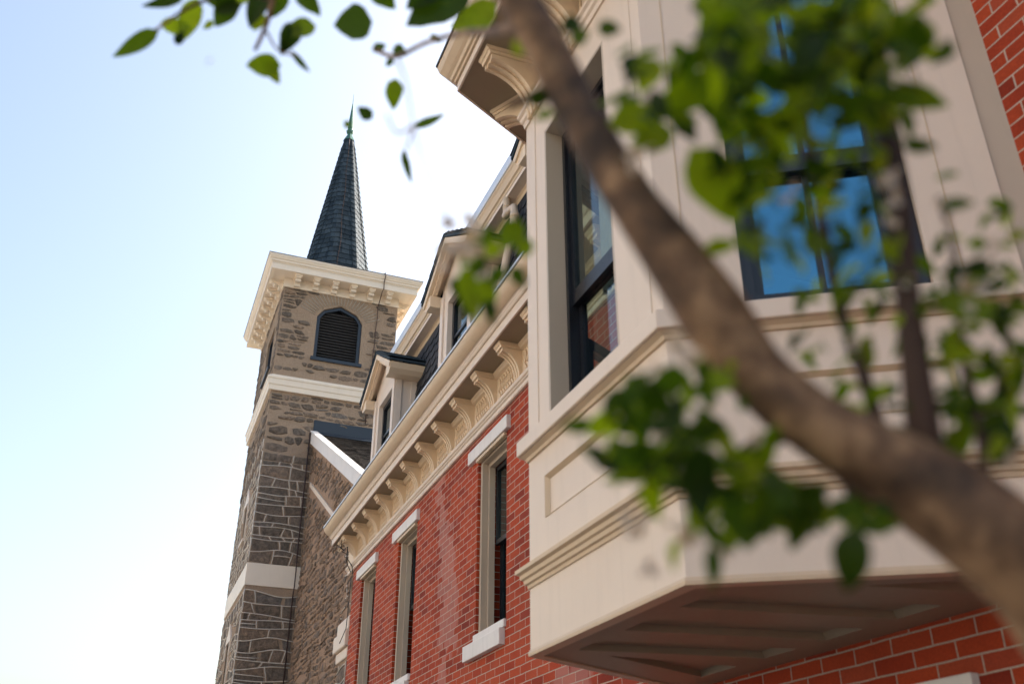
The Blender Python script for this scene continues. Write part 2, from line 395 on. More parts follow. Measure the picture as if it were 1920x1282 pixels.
def facade_window(yc, w, z0, z1, full=True):
    a, b = yc-w/2, yc+w/2
    m = MB(); panel(m, (3.03,0,0), (0,1,0), (-1,0,0), a+.004, b-.004, z0+.004, z1-.004, [(a+.05, b-.05, z0+.02, z1-.05)], .06)
    panel(m, (3.092,0,0), (0,1,0), (-1,0,0), a+.004, b-.004, z0+.004, z1-.004, [(a+.085, b-.085, z0+.03, z1-.085)], .06)
    fr = m.build('window', JAMB, BB, loc=(3, yc, z0), bevel=.004)
    zm = (z0+z1)/2+.02
    m = MB(); panel(m, (3.16,0,0), (0,1,0), (-1,0,0), a+.088, b-.088, zm-.025, z1-.088, [(a+.125, b-.125, zm+.02, z1-.13)], .04)
    m.build('sash', BLACKF, fr, bevel=.003)
    m = MB(); panel(m, (3.205,0,0), (0,1,0), (-1,0,0), a+.088, b-.088, z0+.033, zm+.02, [(a+.13, b-.13, z0+.1, zm-.025)], .04)
    m.build('sash', BLACKF, fr, bevel=.003)
    MB().box(3.178, 3.182, a+.12, b-.12, zm+.01, z1-.12).build('pane', CLEAR, fr)
    MB().box(3.222, 3.226, a+.12, b-.12, z0+.09, zm-.02).build('pane', CLEAR, fr)
    m = MB()
    ny = 26                                                     # a gathered curtain in the upper sash
    V = []
    for i in range(ny+1):
        y = a+.1+(w-.2)*i/ny; x = 3.30+.02*math.sin(i*1.9)+.012*math.sin(i*.7)
        V += [(x, y, zm-.05), (x, y, z1-.1)]
    m.add(V, [(2*i, 2*i+2, 2*i+3, 2*i+1) for i in range(ny)], True); m.build('curtain', CURTAIN, fr, recalc=False)
    lin = MB(); lin.box(2.955, 3.02, a-.1, b+.2, z1+.003, z1+.135); lin.build('lintel', WHITE, fr, bevel=.006)
    MB().box(2.97, 3.02, a+.002, b-.002, z1-.035, z1).build('head_moulding', TAN, fr, bevel=.008)
    s = MB(); s.box(2.945, 3.02, a+.03, b+.2, z0-.19, z0-.05); s.build('sill', WHITE, fr, bevel=.006)
    s = MB(); s.box(2.975, 3.15, a-.0, b-.0, z0-.048, z0+.02); s.build('sill_slope', WHITE, fr, bevel=.006)
    return fr
w1 = facade_window((wins[0][0]+wins[0][1])/2, .79, WZ0, WZ1)
for a, b in wins[1:]: copy_tree(w1, BB, (0, (a+b)/2-(wins[0][0]+wins[0][1])/2, 0))
for a, b in gwins:
    yc = (a+b)/2
    m = MB(); panel(m, (3.03,0,0), (0,1,0), (-1,0,0), a+.004, b-.004, -.996, GT-.004, [(a+.07, b-.07, -.93, GT-.07)], .12)
    g = m.build('ground_floor_window', TAN, BB, loc=(3, yc, -1), bevel=.004)
    MB().box(3.10, 3.104, a+.06, b-.06, -.94, GT-.06).build('pane', GLASS, g)
    MB().box(2.96, 3.02, a-.1, b+.12, GT+.003, GT+.125).build('lintel', WHITE, g, bevel=.006)

# main cornice: architrave, frieze, soffit, fascia, gutter; swept along the facade on both sides of the bay
def cornice_run(y0, y1):
    path = [(3.0, y0), (3.0, y1)]      # travelling +y keeps the outward side on the left (-x)
    m = MB()
    prof = [(0.002, 3.772), (.028, 3.772), (.036, 3.782), (.036, 3.815), (.05, 3.822), (.05, 3.835), (.064, 3.843), (.07, 3.858), (.07, 3.872), (0.002, 3.872)]
    sweep(m, path, prof); arch = m
    m2 = MB(); sweep(m2, path, [(.002, 3.874), (.035, 3.874), (.035, 4.14), (.062, 4.15), (.07, 4.17), (.085, 4.185), (.085, 4.2), (.002, 4.2)])
    m6 = MB(); sweep(m6, path, [(.002, 4.2025), (.292, 4.2025), (.292, 4.212), (.002, 4.212)])
    m3 = MB(); sweep(m3, path, [(.002, 4.2135), (.293, 4.2135), (.293, 4.198), (.31, 4.198), (.31, 4.287), (.325, 4.289), (.335, 4.30), (.34, 4.312), (.345, 4.315), (.35, 4.326), (.362, 4.334), (.30, 4.334), (.002, 4.334)])
    pts = []
    for i in range(9):
        a = i/8*math.pi/2; pts.append((.363+.075*math.sin(a)*1.0+.01, 4.338+.118*(1-math.cos(a))))
    pts = [(.365+.085*(i/8)**.8+.012*math.sin(i/8*math.pi), 4.338+.105*(i/8)) for i in range(9)]
    m4 = MB(); sweep(m4, path, [(.002, 4.338)]+pts+[(.40, 4.447), (.002, 4.447)])
    m5 = MB(); sweep(m5, path, [(.002, 4.449), (.458, 4.449), (.462, 4.452), (.462, 4.474), (.02, 4.52), (.002, 4.52)])
    return arch, m2, m3, m4, m5, m6
mains = [cornice_run(5.02, 14.36), cornice_run(Y0, 2.0)]
def mergeb(ms):
    r = MB()
    for q in ms: r.add(q.v, q.f)
    return r
arch = mergeb([x[0] for x in mains]).build('architrave', CREAM, BB)
cornice = mergeb([x[1] for x in mains]).build('cornice', WARM_BOUNCE, BB)
mergeb([x[2] for x in mains]).build('fascia', CREAM, cornice)
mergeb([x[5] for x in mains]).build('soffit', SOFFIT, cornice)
mergeb([x[3] for x in mains]).build('gutter', TAN, cornice)
mergeb([x[4] for x in mains]).build('drip_edge', ZINC, cornice)
MB().box(2.6, 3.3, 14.085, 14.36, 4.36, 4.44).build('cornice_return', TAN, cornice)

# curved console bracket, built for outward direction -x at (wall x, y), then copied
def bracket_mesh(wx, yc, ztop, proj, h, th, N=(-1,0,0), O=None):
    N = Vector(N); T = Vector((-N.y, N.x, 0)); O = Vector(O) if O else Vector((wx, yc, 0))
    P = lambda d, z, s: O+N*d+T*s+Vector((0,0,z))
    m = MB()
    def slab(pts, s0, s1): m.prism([P(d, z, s0) for d, z in pts], T*(s1-s0))
    t = th/2
    slab([(0,ztop-.03),(proj,ztop-.03),(proj+.012,ztop-.016),(proj+.012,ztop),(0,ztop)], -t-.012, t+.012)
    slab([(0,ztop-.055),(proj-.012,ztop-.055),(proj-.004,ztop-.031),(0,ztop-.031)], -t-.006, t+.006)
    # body: quarter-ellipse underside
    def curve(o, n=12):
        return [(.022+(proj-.055)*(1-math.sin(a)), ztop-.080-(h-.080)*(1-math.cos(a))) for a in [i/n*math.pi/2 for i in range(n+1)]]
    c = curve(0)
    slab([(0, ztop-.057), (proj-.03, ztop-.057)]+c+[(0, ztop-h)], -t*.62, t*.62)
    # two ribs along the curve on the face
    for s0, s1 in ((-t, -t*.62), (t*.62, t), (-t*.18, t*.18)):
        c2 = [(d+.008, z-.010) for d, z in c]
        back = [(max(0, d-.03), z+.02) for d, z in c]
        if s1-s0 < t*.37+.0001 and s0 < 0 < s1: pts = c2+back[::-1]
        else: pts = [(0, ztop-.057), (proj-.025, ztop-.057)]+c2+[(0, ztop-h-.01)]
        slab(pts, s0, s1)
    return m
b0 = bracket_mesh(2.965, 13.8, 4.2, .222, .325, .125).build('bracket', WARM_BOUNCE, cornice, loc=(2.965, 13.8, 3.9))
b0['label'] = 'curved cream cornice bracket'
ys = [13.17, 12.53, 11.88, 11.26, 10.62, 9.98, 9.35, 8.70, 8.04, 7.38, 6.72, 6.07, 5.4]
for y in ys: copy_tree(b0, cornice, (0, y-13.8, 0))
# fretwork panels of little raised diamonds and bars between the brackets
allb = [13.8]+ys
fret = MB(); fy = (allb[0]+allb[1])/2; fp = None
for y in [fy]:
    for k in range(7):
        c = y+(k-3)*.056
        for dz, sg in ((.07, 1), (0, -1), (-.07, 1)):
            z = 4.01+dz; w = .010; l = .036
            A = Vector((0, sg*.62, .78)); B = Vector((0, .78, -sg*.62))
            C_ = Vector((2.9645, c, z))
            q = [C_-A*l-B*w, C_+A*l-B*w, C_+A*l+B*w, C_-A*l+B*w]
            fret.prism(q, (-.015, 0, 0))
fp = fret.build('fretwork', WARM_BOUNCE, cornice, loc=(2.965, fy, 4.04))
for i in range(1, len(allb)-1): copy_tree(fp, cornice, (0, (allb[i]+allb[i+1])/2-fy, 0))
# ornate scrolled end console with wires
m = MB()
for k, (dy, zz, rr) in enumerate(((0, 4.13, .05), (.06, 4.11, .045), (.12, 4.13, .05), (.03, 4.03, .035), (.09, 4.02, .035))):
    pts = [(2.72+.0*k+.04*math.sin(a*.5), 13.86+dy+rr*(1-a/9)*math.cos(a), zz+rr*(1-a/9)*math.sin(a)) for a in [i*.45 for i in range(16)]]
    m.tube(pts, .011, 6)
m.prism([(2.74, 13.84, 4.2), (2.95, 13.84, 4.2), (2.95, 13.84, 3.98), (2.85, 13.84, 4.08)], (0, .17, 0))
m.build('scroll_console', TAN, cornice)
m = MB()
m.tube([(2.70, 13.9, 4.06), (2.72, 13.8, 4.03), (2.78, 13.85, 4.0), (2.8, 13.7, 4.02), (2.86, 13.95, 3.92), (2.93, 13.9, 3.8), (2.96, 13.95, 3.7)], .007, 6)
m.tube([(2.72, 13.75, 4.1), (2.76, 13.95, 4.02), (2.85, 13.95, 3.98), (2.84, 13.9, 3.86), (2.96, 14.1, 3.76)], .006, 6)
m.tube([(2.97, 14.09, 3.7), (2.965, 14.1, 3.2), (2.96, 14.12, 2.95), (2.9, 14.2, 2.75)], .006, 6)
m.build('wire', WIRE, BB)

# mansard of fish-scale slates
MX0, MZ0, MX1, MZ1 = 3.05, 4.50, 3.33, 6.62
mr = MB()
mr.add([(MX0,2.0,MZ0),(MX0,Y1,MZ0),(MX1,Y1,MZ1),(MX1,2.0,MZ1),(5,2.0,MZ0),(5,Y1,MZ0),(5,Y1,MZ1),(5,2.0,MZ1)],
       [(0,1,2,3),(4,5,6,7),(0,3,7,4),(1,5,6,2),(3,2,6,7),(0,4,5,1)])
mansard = mr.build('mansard_roof', DRIP, BB)
nrm = Vector((-(MZ1-MZ0), 0, (MX1-MX0))).normalized(); updir = Vector((MX1-MX0, 0, MZ1-MZ0)).normalized()
m = MB(); L = math.hypot(MX1-MX0, MZ1-MZ0); tw, ex = .23, .165
for r in range(int(L/ex)):
    for k in range(int((Y1-5.0)/tw)):
        y = 5.0+k*tw+(tw/2 if r % 2 else 0)
        if y+tw > Y1: continue
        base = Vector((MX0, y, MZ0))+updir*(r*ex)
        w = tw*.48; pts = []
        jit = random.uniform(-.004, .004)
        for a in range(7):
            an = math.pi+a/6*math.pi
            pts.append((w*math.cos(an), .11+w*.98*math.sin(an)+jit))
        pts += [(w, .26), (-w, .26)]
        lift = .019
        P = [base+Vector((0, tw/2+p, 0))+updir*q+nrm*(.004+lift*(1-q/.26)) for p, q in pts]
        m.prism(P, nrm*.007)
m.build('fish_scale_slates', SCALE, mansard)
# upper cornice
m = MB(); path = [(3.33, 2.0), (3.33, Y1+.12)]
sweep(m, path, [(.0, 6.5), (.012, 6.5), (.02, 6.53), (.03, 6.55), (.03, 6.585), (.045, 6.60), (.045, 6.612), (0, 6.612)])
uc = m.build('upper_cornice', TAN, BB)
m = MB(); sweep(m, path, [(-.2, 6.613), (.155, 6.613), (.155, 6.665), (-.2, 6.665)]); m.build('fascia', CREAM, uc)
m = MB(); sweep(m, path, [(-.2, 6.667), (.16, 6.667), (.17, 6.69), (.19, 6.70), (.20, 6.73), (.215, 6.765), (.235, 6.79), (.235, 6.815), (-.2, 6.815)]); m.build('crown_moulding', TAN, uc)
m = MB(); sweep(m, path, [(-.2, 6.817), (.245, 6.817), (.25, 6.83), (.235, 6.975), (.05, 7.02), (-.2, 7.02)]); m.build('metal_edge', ZINC, uc)
MB().box(3.3, 10.9, 2.0, Y1, 6.7, 6.99).build('roof', DRIP, BB)
m = MB()
m.box(5.0, 10.99, 2.0, Y1-.01, 4.3, 6.69); m.build('rear_wall', DRIP, BB)

# dormers
def dormer(yc):
    xf = 2.9; hw = .565
    m = MB()
    # front wall with window opening, cheeks, gable
    panel(m, (xf, 0, 0), (0,1,0), (-1,0,0), yc-hw, yc+hw, 4.5, 6.02, [(yc-.40, yc+.33, 4.9, 5.84)], .08)
    m.prism([(xf, yc-hw, 6.021), (xf, yc+hw, 6.021), (xf, yc+hw, 6.19), (xf, yc, 6.5), (xf, yc-hw, 6.19)], (.08, 0, 0))
    m.box(xf+.08, 3.6, yc-hw, yc-hw+.05, 4.5, 6.02); m.box(xf+.08, 3.6, yc+hw-.05, yc+hw, 4.5, 6.02)
    d = m.build('dormer', CREAM, BB, loc=(xf, yc, 4.5))
    m = MB()
    for bx in ((xf-.022, xf, yc-hw-.008, yc-hw+.10, 4.5, 6.0), (xf-.022, xf, yc+hw-.10, yc+hw+.008, 4.5, 6.0), (xf+.0, xf+.09, yc-hw-.02, yc-hw-.009, 4.5, 5.98), (3.12, 3.2, yc-hw-.015, yc-hw-.001, 4.8, 5.98)):
        MB().box(*bx).build('casing', CREAM, d, bevel=.004)
    panelm = MB(); panel(panelm, (xf+.06, 0, 0), (0,1,0), (-1,0,0), yc-.397, yc+.327, 4.903, 5.837, [(yc-.34, yc+.27, 4.96, 5.78)], .05)
    panelm.box(xf+.07, xf+.10, yc-.34, yc+.27, 5.33, 5.37)
    panelm.build('sash', BLACKF, d)
    MB().box(xf+.085, xf+.088, yc-.34, yc+.27, 4.95, 5.79).build('pane', CLEAR, d)
    MB().box(xf+.3, xf+.32, yc-.5, yc+.5, 4.6, 5.95).build('curtain', CURTAIN, d)
    # roof: two slopes with rake overhang
    rf = xf-.17; rw = .84; ze, zp = 6.04, 6.52
    m = MB(); tr = MB()
    for s in (-1, 1):
        e = (yc+s*rw); 
        m.prism([(rf-.012, e+s*.02, ze-.012), (rf-.012, yc, zp), (rf-.012, yc, zp+.035), (rf-.012, e+s*.03, ze+.02)], (3.95-rf, 0, 0))
        # rake boards under the roof: two stepped layers
        tr.prism([(rf, e, ze-.022), (rf, yc, zp-.006), (rf, yc, zp-.085), (rf, e-s*.04, ze-.085)], (.05, 0, 0))
        tr.prism([(rf+.05, e-s*.03, ze-.02), (rf+.05, yc, zp-.03), (rf+.05, yc, zp-.13), (rf+.05, e-s*.06, ze-.12)], (.05, 0, 0))
        tr.prism([(rf+.1, e-s*.03, ze-.015), (rf+.1, yc, zp-.01), (rf+.1, yc, zp-.03), (rf+.1, e-s*.03, ze-.035)], (xf-rf-.1, 0, 0))
        # eave box along the side, and its soffit
        y0, y1 = sorted((e-s*.002, yc+s*(hw+.002)))
        tr.box(rf+.10, 3.42, y0, y1, ze-.06, ze-.022) if False else None
        tr.prism([(rf+.02, e, ze-.02), (rf+.02, e-s*.035, ze-.10), (rf+.02, e-s*.10, ze-.15), (rf+.02, yc+s*(hw+.01), ze-.15), (rf+.02, yc+s*(hw+.01), ze+.0), (rf+.02, e-s*.06, ze-.0)], (3.42-rf, 0, 0))
    rfm = m.build('roof', SLATE, d); tr.build('rake_board', WARM_BOUNCE, d)
    # slate courses on the roof slopes
    m = MB()
    for s in (-1, 1):
        for k in range(5):
            f0, f1 = k/5, (k+1.25)/5
            f1 = min(1, f1)
            pa = (rf-.02, yc+s*rw*(1-f0)+s*.03, ze+(zp-ze)*f0+.045); pb = (rf-.02, yc+s*rw*(1-f1), ze+(zp-ze)*f1+.038)
            m.prism([pa, pb, (pb[0], pb[1], pb[2]+.008), (pa[0], pa[1]+s*.002, pa[2]+.012)], (3.9-rf, 0, 0))
    m.build('slate_course', SLATE, d)
    return d
d0 = dormer(12.40)
for y in (9.17, 6.12): copy_tree(d0, BB, (0, y-12.40, 0))
# downspout
pts = [(3.19,8.32,6.62),(3.19,8.32,6.50),(3.17,8.28,6.38),(3.12,8.18,6.27),(3.10,8.02,6.22),(3.10,7.88,6.18),(3.09,7.82,6.05),(3.05,7.80,5.8),(2.92,7.76,5.1),(2.84,7.75,4.6)]
m = MB(); m.tube(pts, .042, 12)
for p, q in ((1, 2), (6, 7)):
    a, b = Vector(pts[p]), Vector(pts[q]); m.tube([a, a+(b-a)*.25], .05, 12)
m.build('downspout', TAN, BB)

# ------------------------------------------------------------ bay window (a part of the building)
A_ = Vector((3.0, 2.095, 0)); B_ = Vector((1.776, 2.886, 0)); C_ = Vector((1.776, 4.30, 0)); D_ = Vector((3.0, 4.96, 0))
sdn = (A_-B_).normalized(); nn = Vector((sdn.y, -sdn.x, 0)); nn = nn if nn.x < 0 else -nn      # near splay: along, outward
sdf = (D_-C_).normalized(); nf = Vector((-sdf.y, sdf.x, 0)); nf = nf if nf.x < 0 else -nf
BZ0, BZ1 = .845, 4.365
NS = 1.34
m = MB()
fwin = (3.262, 4.03, 1.93, 3.75)
panel(m, (1.776,0,0), (0,1,0), (-1,0,0), 2.886, 4.30, BZ0+.02, BZ1, [fwin, (3.10, 4.095, 1.444, 1.653)], .17)
bay = m.build('bay_window', CREAM, BB, loc=(1.776, 3.6, .85), label='projecting cream painted bay')
swin = (.318, 1.02, 1.925, 3.75)
m = MB(); panel(m, B_, sdn, nn, .0, NS, BZ0+.02, BZ1, [swin, (.33, 1.02, 1.42, 1.61)], .15); m.build('near_side', CREAM, bay)
m = MB(); fL = (D_-C_).length; panel(m, C_, sdf, nf, .0, fL, BZ0+.02, BZ1, [(.35, 1.03, 1.925, 3.75)], .15); m.build('far_side', CREAM, bay)
# corner board against the brick
m = MB(); m.obox(B_, sdn, NS+.001, (A_-B_).length-.004, -nn, .012, .15, BZ0+.02, BZ1); m.build('corner_board', JAMB, bay)
# recessed panel fields with tan bevel frames
def recessed(O, A, N, a0, a1, z0, z1, parent):
    O, A, N = Vector(O), Vector(A), Vector(N); P = lambda a, z, d: O+A*a+Vector((0,0,z))-N*d
    m = MB(); w = .018
    o = [(a0,z0),(a1,z0),(a1,z1),(a0,z1)]; i_ = [(a0+w,z0+w),(a1-w,z0+w),(a1-w,z1-w),(a0+w,z1-w)]
    for k in range(4):
        q = (k+1) % 4
        m.add([P(*o[k], -.004), P(*o[q], -.004), P(*i_[q], .018), P(*i_[k], .018)], [(0,1,2,3)])
        m.add([P(*o[k], -.004), P(*o[q], -.004), P(*o[q], .03), P(*o[k], .03)], [(0,1,2,3)])
    m.build('panel_moulding', TAN, parent)
    m = MB(); m.add([P(a0+w*.5,z0+w*.5,.019), P(a1-w*.5,z0+w*.5,.019), P(a1-w*.5,z1-w*.5,.019), P(a0+w*.5,z1-w*.5,.019)], [(0,1,2,3)]); m.build('panel_field', CREAM, parent)
recessed((1.776,0,0), (0,1,0), (-1,0,0), 3.10, 4.095, 1.444, 1.653, bay)
recessed(B_, sdn, nn, .33, 1.02, 1.42, 1.61, bay)
path = [A_-sdn*0.12, B_, C_, D_-sdf*.01]
path = [(p.x, p.y) for p in path]
def run(name, prof, mat, bev=0):
    m = MB(); sweep(m, path, prof); return m.build(name, mat, bay, bevel=bev)
run('bottom_trim', [(-.05, .838), (.008, .838), (.010, .852), (.004, .866), (-.002, .869), (-.05, .869)], TAN)
run('belt_moulding', [(-.01, 1.15), (.008, 1.15), (.012, 1.166), (.024, 1.17), (.028, 1.188), (.040, 1.194), (.044, 1.212), (.062, 1.220), (.064, 1.238), (.05, 1.243), (-.01, 1.246)], TAN)
run('sill_band', [(-.02, 1.825), (.052, 1.825), (.056, 1.83), (.056, 1.905), (.04, 1.915), (.012, 1.922), (.012, 1.93), (-.02, 1.93)], CREAM, .003)
run('sill_undermould', [(-.02, 1.79), (.012, 1.795), (.018, 1.81), (.04, 1.8235), (-.02, 1.8235)], TAN)
run('capital_moulding', [(-.01, 3.985), (.012, 3.985), (.016, 4.02), (.03, 4.03), (.034, 4.055), (.05, 4.065), (.05, 4.09), (-.01, 4.094)], CREAM)
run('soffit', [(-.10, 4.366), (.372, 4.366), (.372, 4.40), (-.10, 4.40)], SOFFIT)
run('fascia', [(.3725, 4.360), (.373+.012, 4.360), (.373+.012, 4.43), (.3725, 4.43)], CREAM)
run('crown_gutter', [(.2, 4.432), (.40, 4.432), (.405, 4.45), (.42, 4.455), (.43, 4.475), (.45, 4.49), (.49, 4.53), (.505, 4.575), (.505, 4.585), (.2, 4.585)], TAN)
run('metal_roof_edge', [(-.3, 4.60), (.2, 4.587), (.512, 4.587), (.516, 4.60), (.50, 4.612), (-.3, 4.80)], DRIP)
MB().add([(3.0,2.3,4.61),(2.2,3.0,4.61),(2.2,4.2,4.61),(3.0,4.7,4.61),(3.0,2.3,4.9),(3.0,4.7,4.9)], [(0,1,2,3),(0,1,4),(1,2,5,4),(2,3,5)]).build('roof', DRIP, bay)
# bay brackets
for y in (3.03, 3.56, 4.15):
    bracket_mesh(1.776, y, 4.365, .335, .375, .125).build('bracket', WARM_BOUNCE, bay, loc=(1.776, y, 4.1))
for s in (.12, .62): bracket_mesh(0, 0, 4.365, .335, .375, .125, nf, C_+sdf*s).build('bracket', WARM_BOUNCE, bay)
for s in (.12, .62, 1.1): bracket_mesh(0, 0, 4.365, .335, .375, .125, nn, B_+sdn*s).build('bracket', WARM_BOUNCE, bay)
for k in range(2):
    m = MB()
    for j in range(6):
        yy = 3.10+.56*k+.06*j+.06
        m.prism([(1.7755, yy, 4.16), (1.7755, yy+.03, 4.16), (1.7755, yy+.015, 4.26)], (-.014, 0, 0))
    m.build('fretwork', WARM_BOUNCE, bay)
# thin board joints on the near side
for s in (.10, 1.133):
    m = MB(); m.obox(B_, sdn, s, s+.006, nn, .0005, .003, 1.93, 3.98); m.build('board_joint', TAN, bay)
m = MB(); m.box(1.7715, 1.7755, 4.16, 4.215, 1.93, 3.985); m.build('corner_fillet', CREAM, bay)
MB().box(1.7715, 1.7755, 2.97, 3.02, 1.93, 3.985).build('corner_fillet', CREAM, bay)

# soffit under the bay: plate with recessed coffers
SZ = .845
P2 = lambda x, y, z=SZ: Vector((x, y, z))
def lerp(a, b, f): return a+(b-a)*f
far_edge = lambda x: 4.107-(x-1.93)*.162      # skewed far edge of the first coffer
cells = []
for off in (0, -.458, -.90, -1.35):
    yb = lambda x, o=off: far_edge(x)+o
    ya = lambda x, o=off: far_edge(x)+o-.245
    # clip by the near splay inset
    ins = lambda x: B_.y+(x-B_.x)*(A_.y-B_.y)/(A_.x-B_.x)+.155/abs(nn.y)
    if ya(1.93) > ins(1.93): cells.append([P2(1.93, ya(1.93)), P2(2.83, max(ya(2.83), ins(2.83))), P2(2.83, yb(2.83)), P2(1.93, yb(1.93))])
    else:
        # find where each long edge crosses the inset line
        def cross(f):
            lo, hi = 1.93, 2.83
            if f(lo) > ins(lo): return lo
            for _ in range(40):
                mid = (lo+hi)/2
                if f(mid) > ins(mid): hi = mid
                else: lo = mid
            return hi
        x1, x2 = cross(ya), cross(yb)
        cells.append([P2(x1, ya(x1)), P2(2.83, ya(2.83)), P2(2.83, yb(2.83)), P2(x2, yb(x2))])
cells.append([P2(2.12, 4.178), P2(2.83, 4.20), P2(2.83, 4.53)])
outline = [P2(A_.x-.0, A_.y+.0), P2(B_.x+.002, B_.y), P2(C_.x+.002, C_.y), P2(D_.x, D_.y)]
bm = bmesh.new()
ov = [bm.verts.new((p.x, p.y, SZ)) for p in outline]
edges = [bm.edges.new((ov[i], ov[(i+1) % 4])) for i in range(4)]
for c in cells:
    cv = [bm.verts.new((p.x, p.y, SZ)) for p in c]
    edges += [bm.edges.new((cv[i], cv[(i+1) % len(cv)])) for i in range(len(cv))]
bmesh.ops.triangle_fill(bm, edges=edges, use_beauty=True)
# triangle_fill also fills the holes when it can: remove faces whose centre is inside a coffer
def inside(p, poly):
    r = False; n = len(poly)
    for i in range(n):
        a, b = poly[i], poly[(i+1) % n]
        if (a.y > p.y) != (b.y > p.y) and p.x < (b.x-a.x)*(p.y-a.y)/(b.y-a.y)+a.x: r = not r
    return r
kill = [f for f in bm.faces if any(inside(f.calc_center_median(), c) for c in cells)]
bmesh.ops.delete(bm, geom=kill, context='FACES_ONLY')
mb = MB(); bm.verts.index_update()
mb.add([v.co.copy() for v in bm.verts], [tuple(v.index for v in f.verts) for f in bm.faces]); bm.free()
for c in cells:
    n = len(c); cen = sum(c, Vector())/n
    top = [p+(cen-p).normalized()*.016+Vector((0,0,.03)) for p in c]
    mb.add(c+top, [(i, (i+1) % n, n+(i+1) % n, n+i) for i in range(n)]+[tuple(range(n, 2*n))])
mb.add([P2(p.x, p.y, SZ+.09) for p in outline], [(0,1,2,3)])
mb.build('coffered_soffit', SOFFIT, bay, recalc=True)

# windows of the bay
def bay_sash(O, A, N, a0, a1, z0, z1, name, glass, rev, mull=None, railz=(2.575, 2.66), ext=0):
    O, A, N = Vector(O), Vector(A).normalized(), Vector(N).normalized()
    m = MB(); panel(m, O-N*rev, A, N, a0+.002, a1-.002, z0+.002, z1-.002, [(a0+.045, a1-.045-ext, z0+.05, z1-.05)], .07)
    a1 -= ext
    fr = m.build(name, BLACKF, bay, bevel=.003)
    m = MB(); panel(m, O-N*(rev+.02), A, N, a0+.047, a1-.047, railz[0], z1-.052, [(a0+.08, a1-.08, railz[1], z1-.09)], .03)
    m.build('upper_sash', BLACKF, bay, bevel=.003)
    m = MB(); panel(m, O-N*(rev+.055), A, N, a0+.047, a1-.047, z0+.052, railz[1]-.02, [(a0+.085, a1-.085, z0+.075, railz[0])], .03)
    m.build('lower_sash', BLACKF, bay, bevel=.003)
    if mull:
        m = MB(); m.obox(O-N*(rev+.06), A, mull-.012, mull+.012, -N, 0, .02, z0+.07, railz[0]); m.obox(O-N*(rev+.025), A, mull-.012, mull+.012, -N, 0, .02, railz[1], z1-.08)
        m.build('glazing_bar', BLACKF, bay)
    m = MB(); m.obox(O-N*(rev+.068), A, a0+.08, a1-.08, -N, 0, .003, z0+.07, railz[0]+.005); m.build('pane', glass, bay)
    m = MB(); m.obox(O-N*(rev+.033), A, a0+.075, a1-.075, -N, 0, .003, railz[1]-.005, z1-.085); m.build('pane', glass, bay)
    return fr
f1 = bay_sash((1.776,0,0), (0,1,0), (-1,0,0), fwin[0], fwin[1], fwin[2], fwin[3], 'front_window', CLEAR, .105)
bay_sash(B_, sdn, nn, *swin, 'side_window', GLASS, .03, mull=.635, ext=.045)
bay_sash(C_, sdf, nf, .35, 1.03, 1.925, 3.75, 'far_window', CLEAR, .04)
m = MB(); m.box(1.7765, 1.88, 4.012, 4.029, 1.932, 3.748); m.box(1.7765, 1.88, 3.263, 3.28, 1.932, 3.748); m.box(1.7765, 1.88, 3.28, 4.012, 3.733, 3.748); m.build('reveal', JAMB, bay)
m = MB()
V = []
for i in range(19):
    V += [(2.02+.02*math.sin(i*1.7), 3.86-.014*i, 2.60), (2.02+.02*math.sin(i*1.7), 3.86-.014*i, 3.75)]
m.add(V, [(2*i, 2*i+2, 2*i+3, 2*i+1) for i in range(18)], True); m.build('curtain', CURTAIN, bay, recalc=False)

# ------------------------------------------------------------ stone church
S = 1.1
CH = empty('stone_church', (2.3, 22, GZ), label='brown rubble stone church with square tower and slate spire behind the brick building', cat='church')
tx0, tx1, ty0, ty1 = 2.09*S, 4.83*S, 20*S, 23.5*S
ZB = 11.86*S
lv = (2.925*S, 4.0*S, 10.17*S, 11.25*S, 11.62*S)     # louver opening: x0 x1 z0 shoulder peak
m = MB()
# front (-y) face of the tower with the pointed louver opening
hx0, hx1, hz0, hs, hp = lv; hm = (hx0+hx1)/2
Pf = lambda x, z: (x, ty0, z)
m.add([Pf(tx0,GZ),Pf(tx1,GZ),Pf(tx1,hz0),Pf(tx0,hz0)], [(0,1,2,3)])
m.add([Pf(tx0,hz0),Pf(hx0,hz0),Pf(hx0,ZB),Pf(tx0,ZB)], [(0,1,2,3)]); m.add([Pf(hx1,hz0),Pf(tx1,hz0),Pf(tx1,ZB),Pf(hx1,ZB)], [(0,1,2,3)])
arch_pts = [(hx0,hs),(hx0+.16,hs+.22),(hm,hp),(hx1-.16,hs+.22),(hx1,hs)]
m.add([Pf(*p) for p in arch_pts]+[Pf(hx1,ZB),Pf(hx0,ZB)], [(0,1,2,6),(2,3,4,5),(2,5,6)])
ring = [(hx0,hz0)]+arch_pts+[(hx1,hz0)]
for i in range(len(ring)):
    a, b = ring[i], ring[(i+1) % len(ring)]
    m.add([(a[0],ty0,a[1]),(b[0],ty0,b[1]),(b[0],ty0+.35,b[1]),(a[0],ty0+.35,a[1])], [(0,1,2,3)])
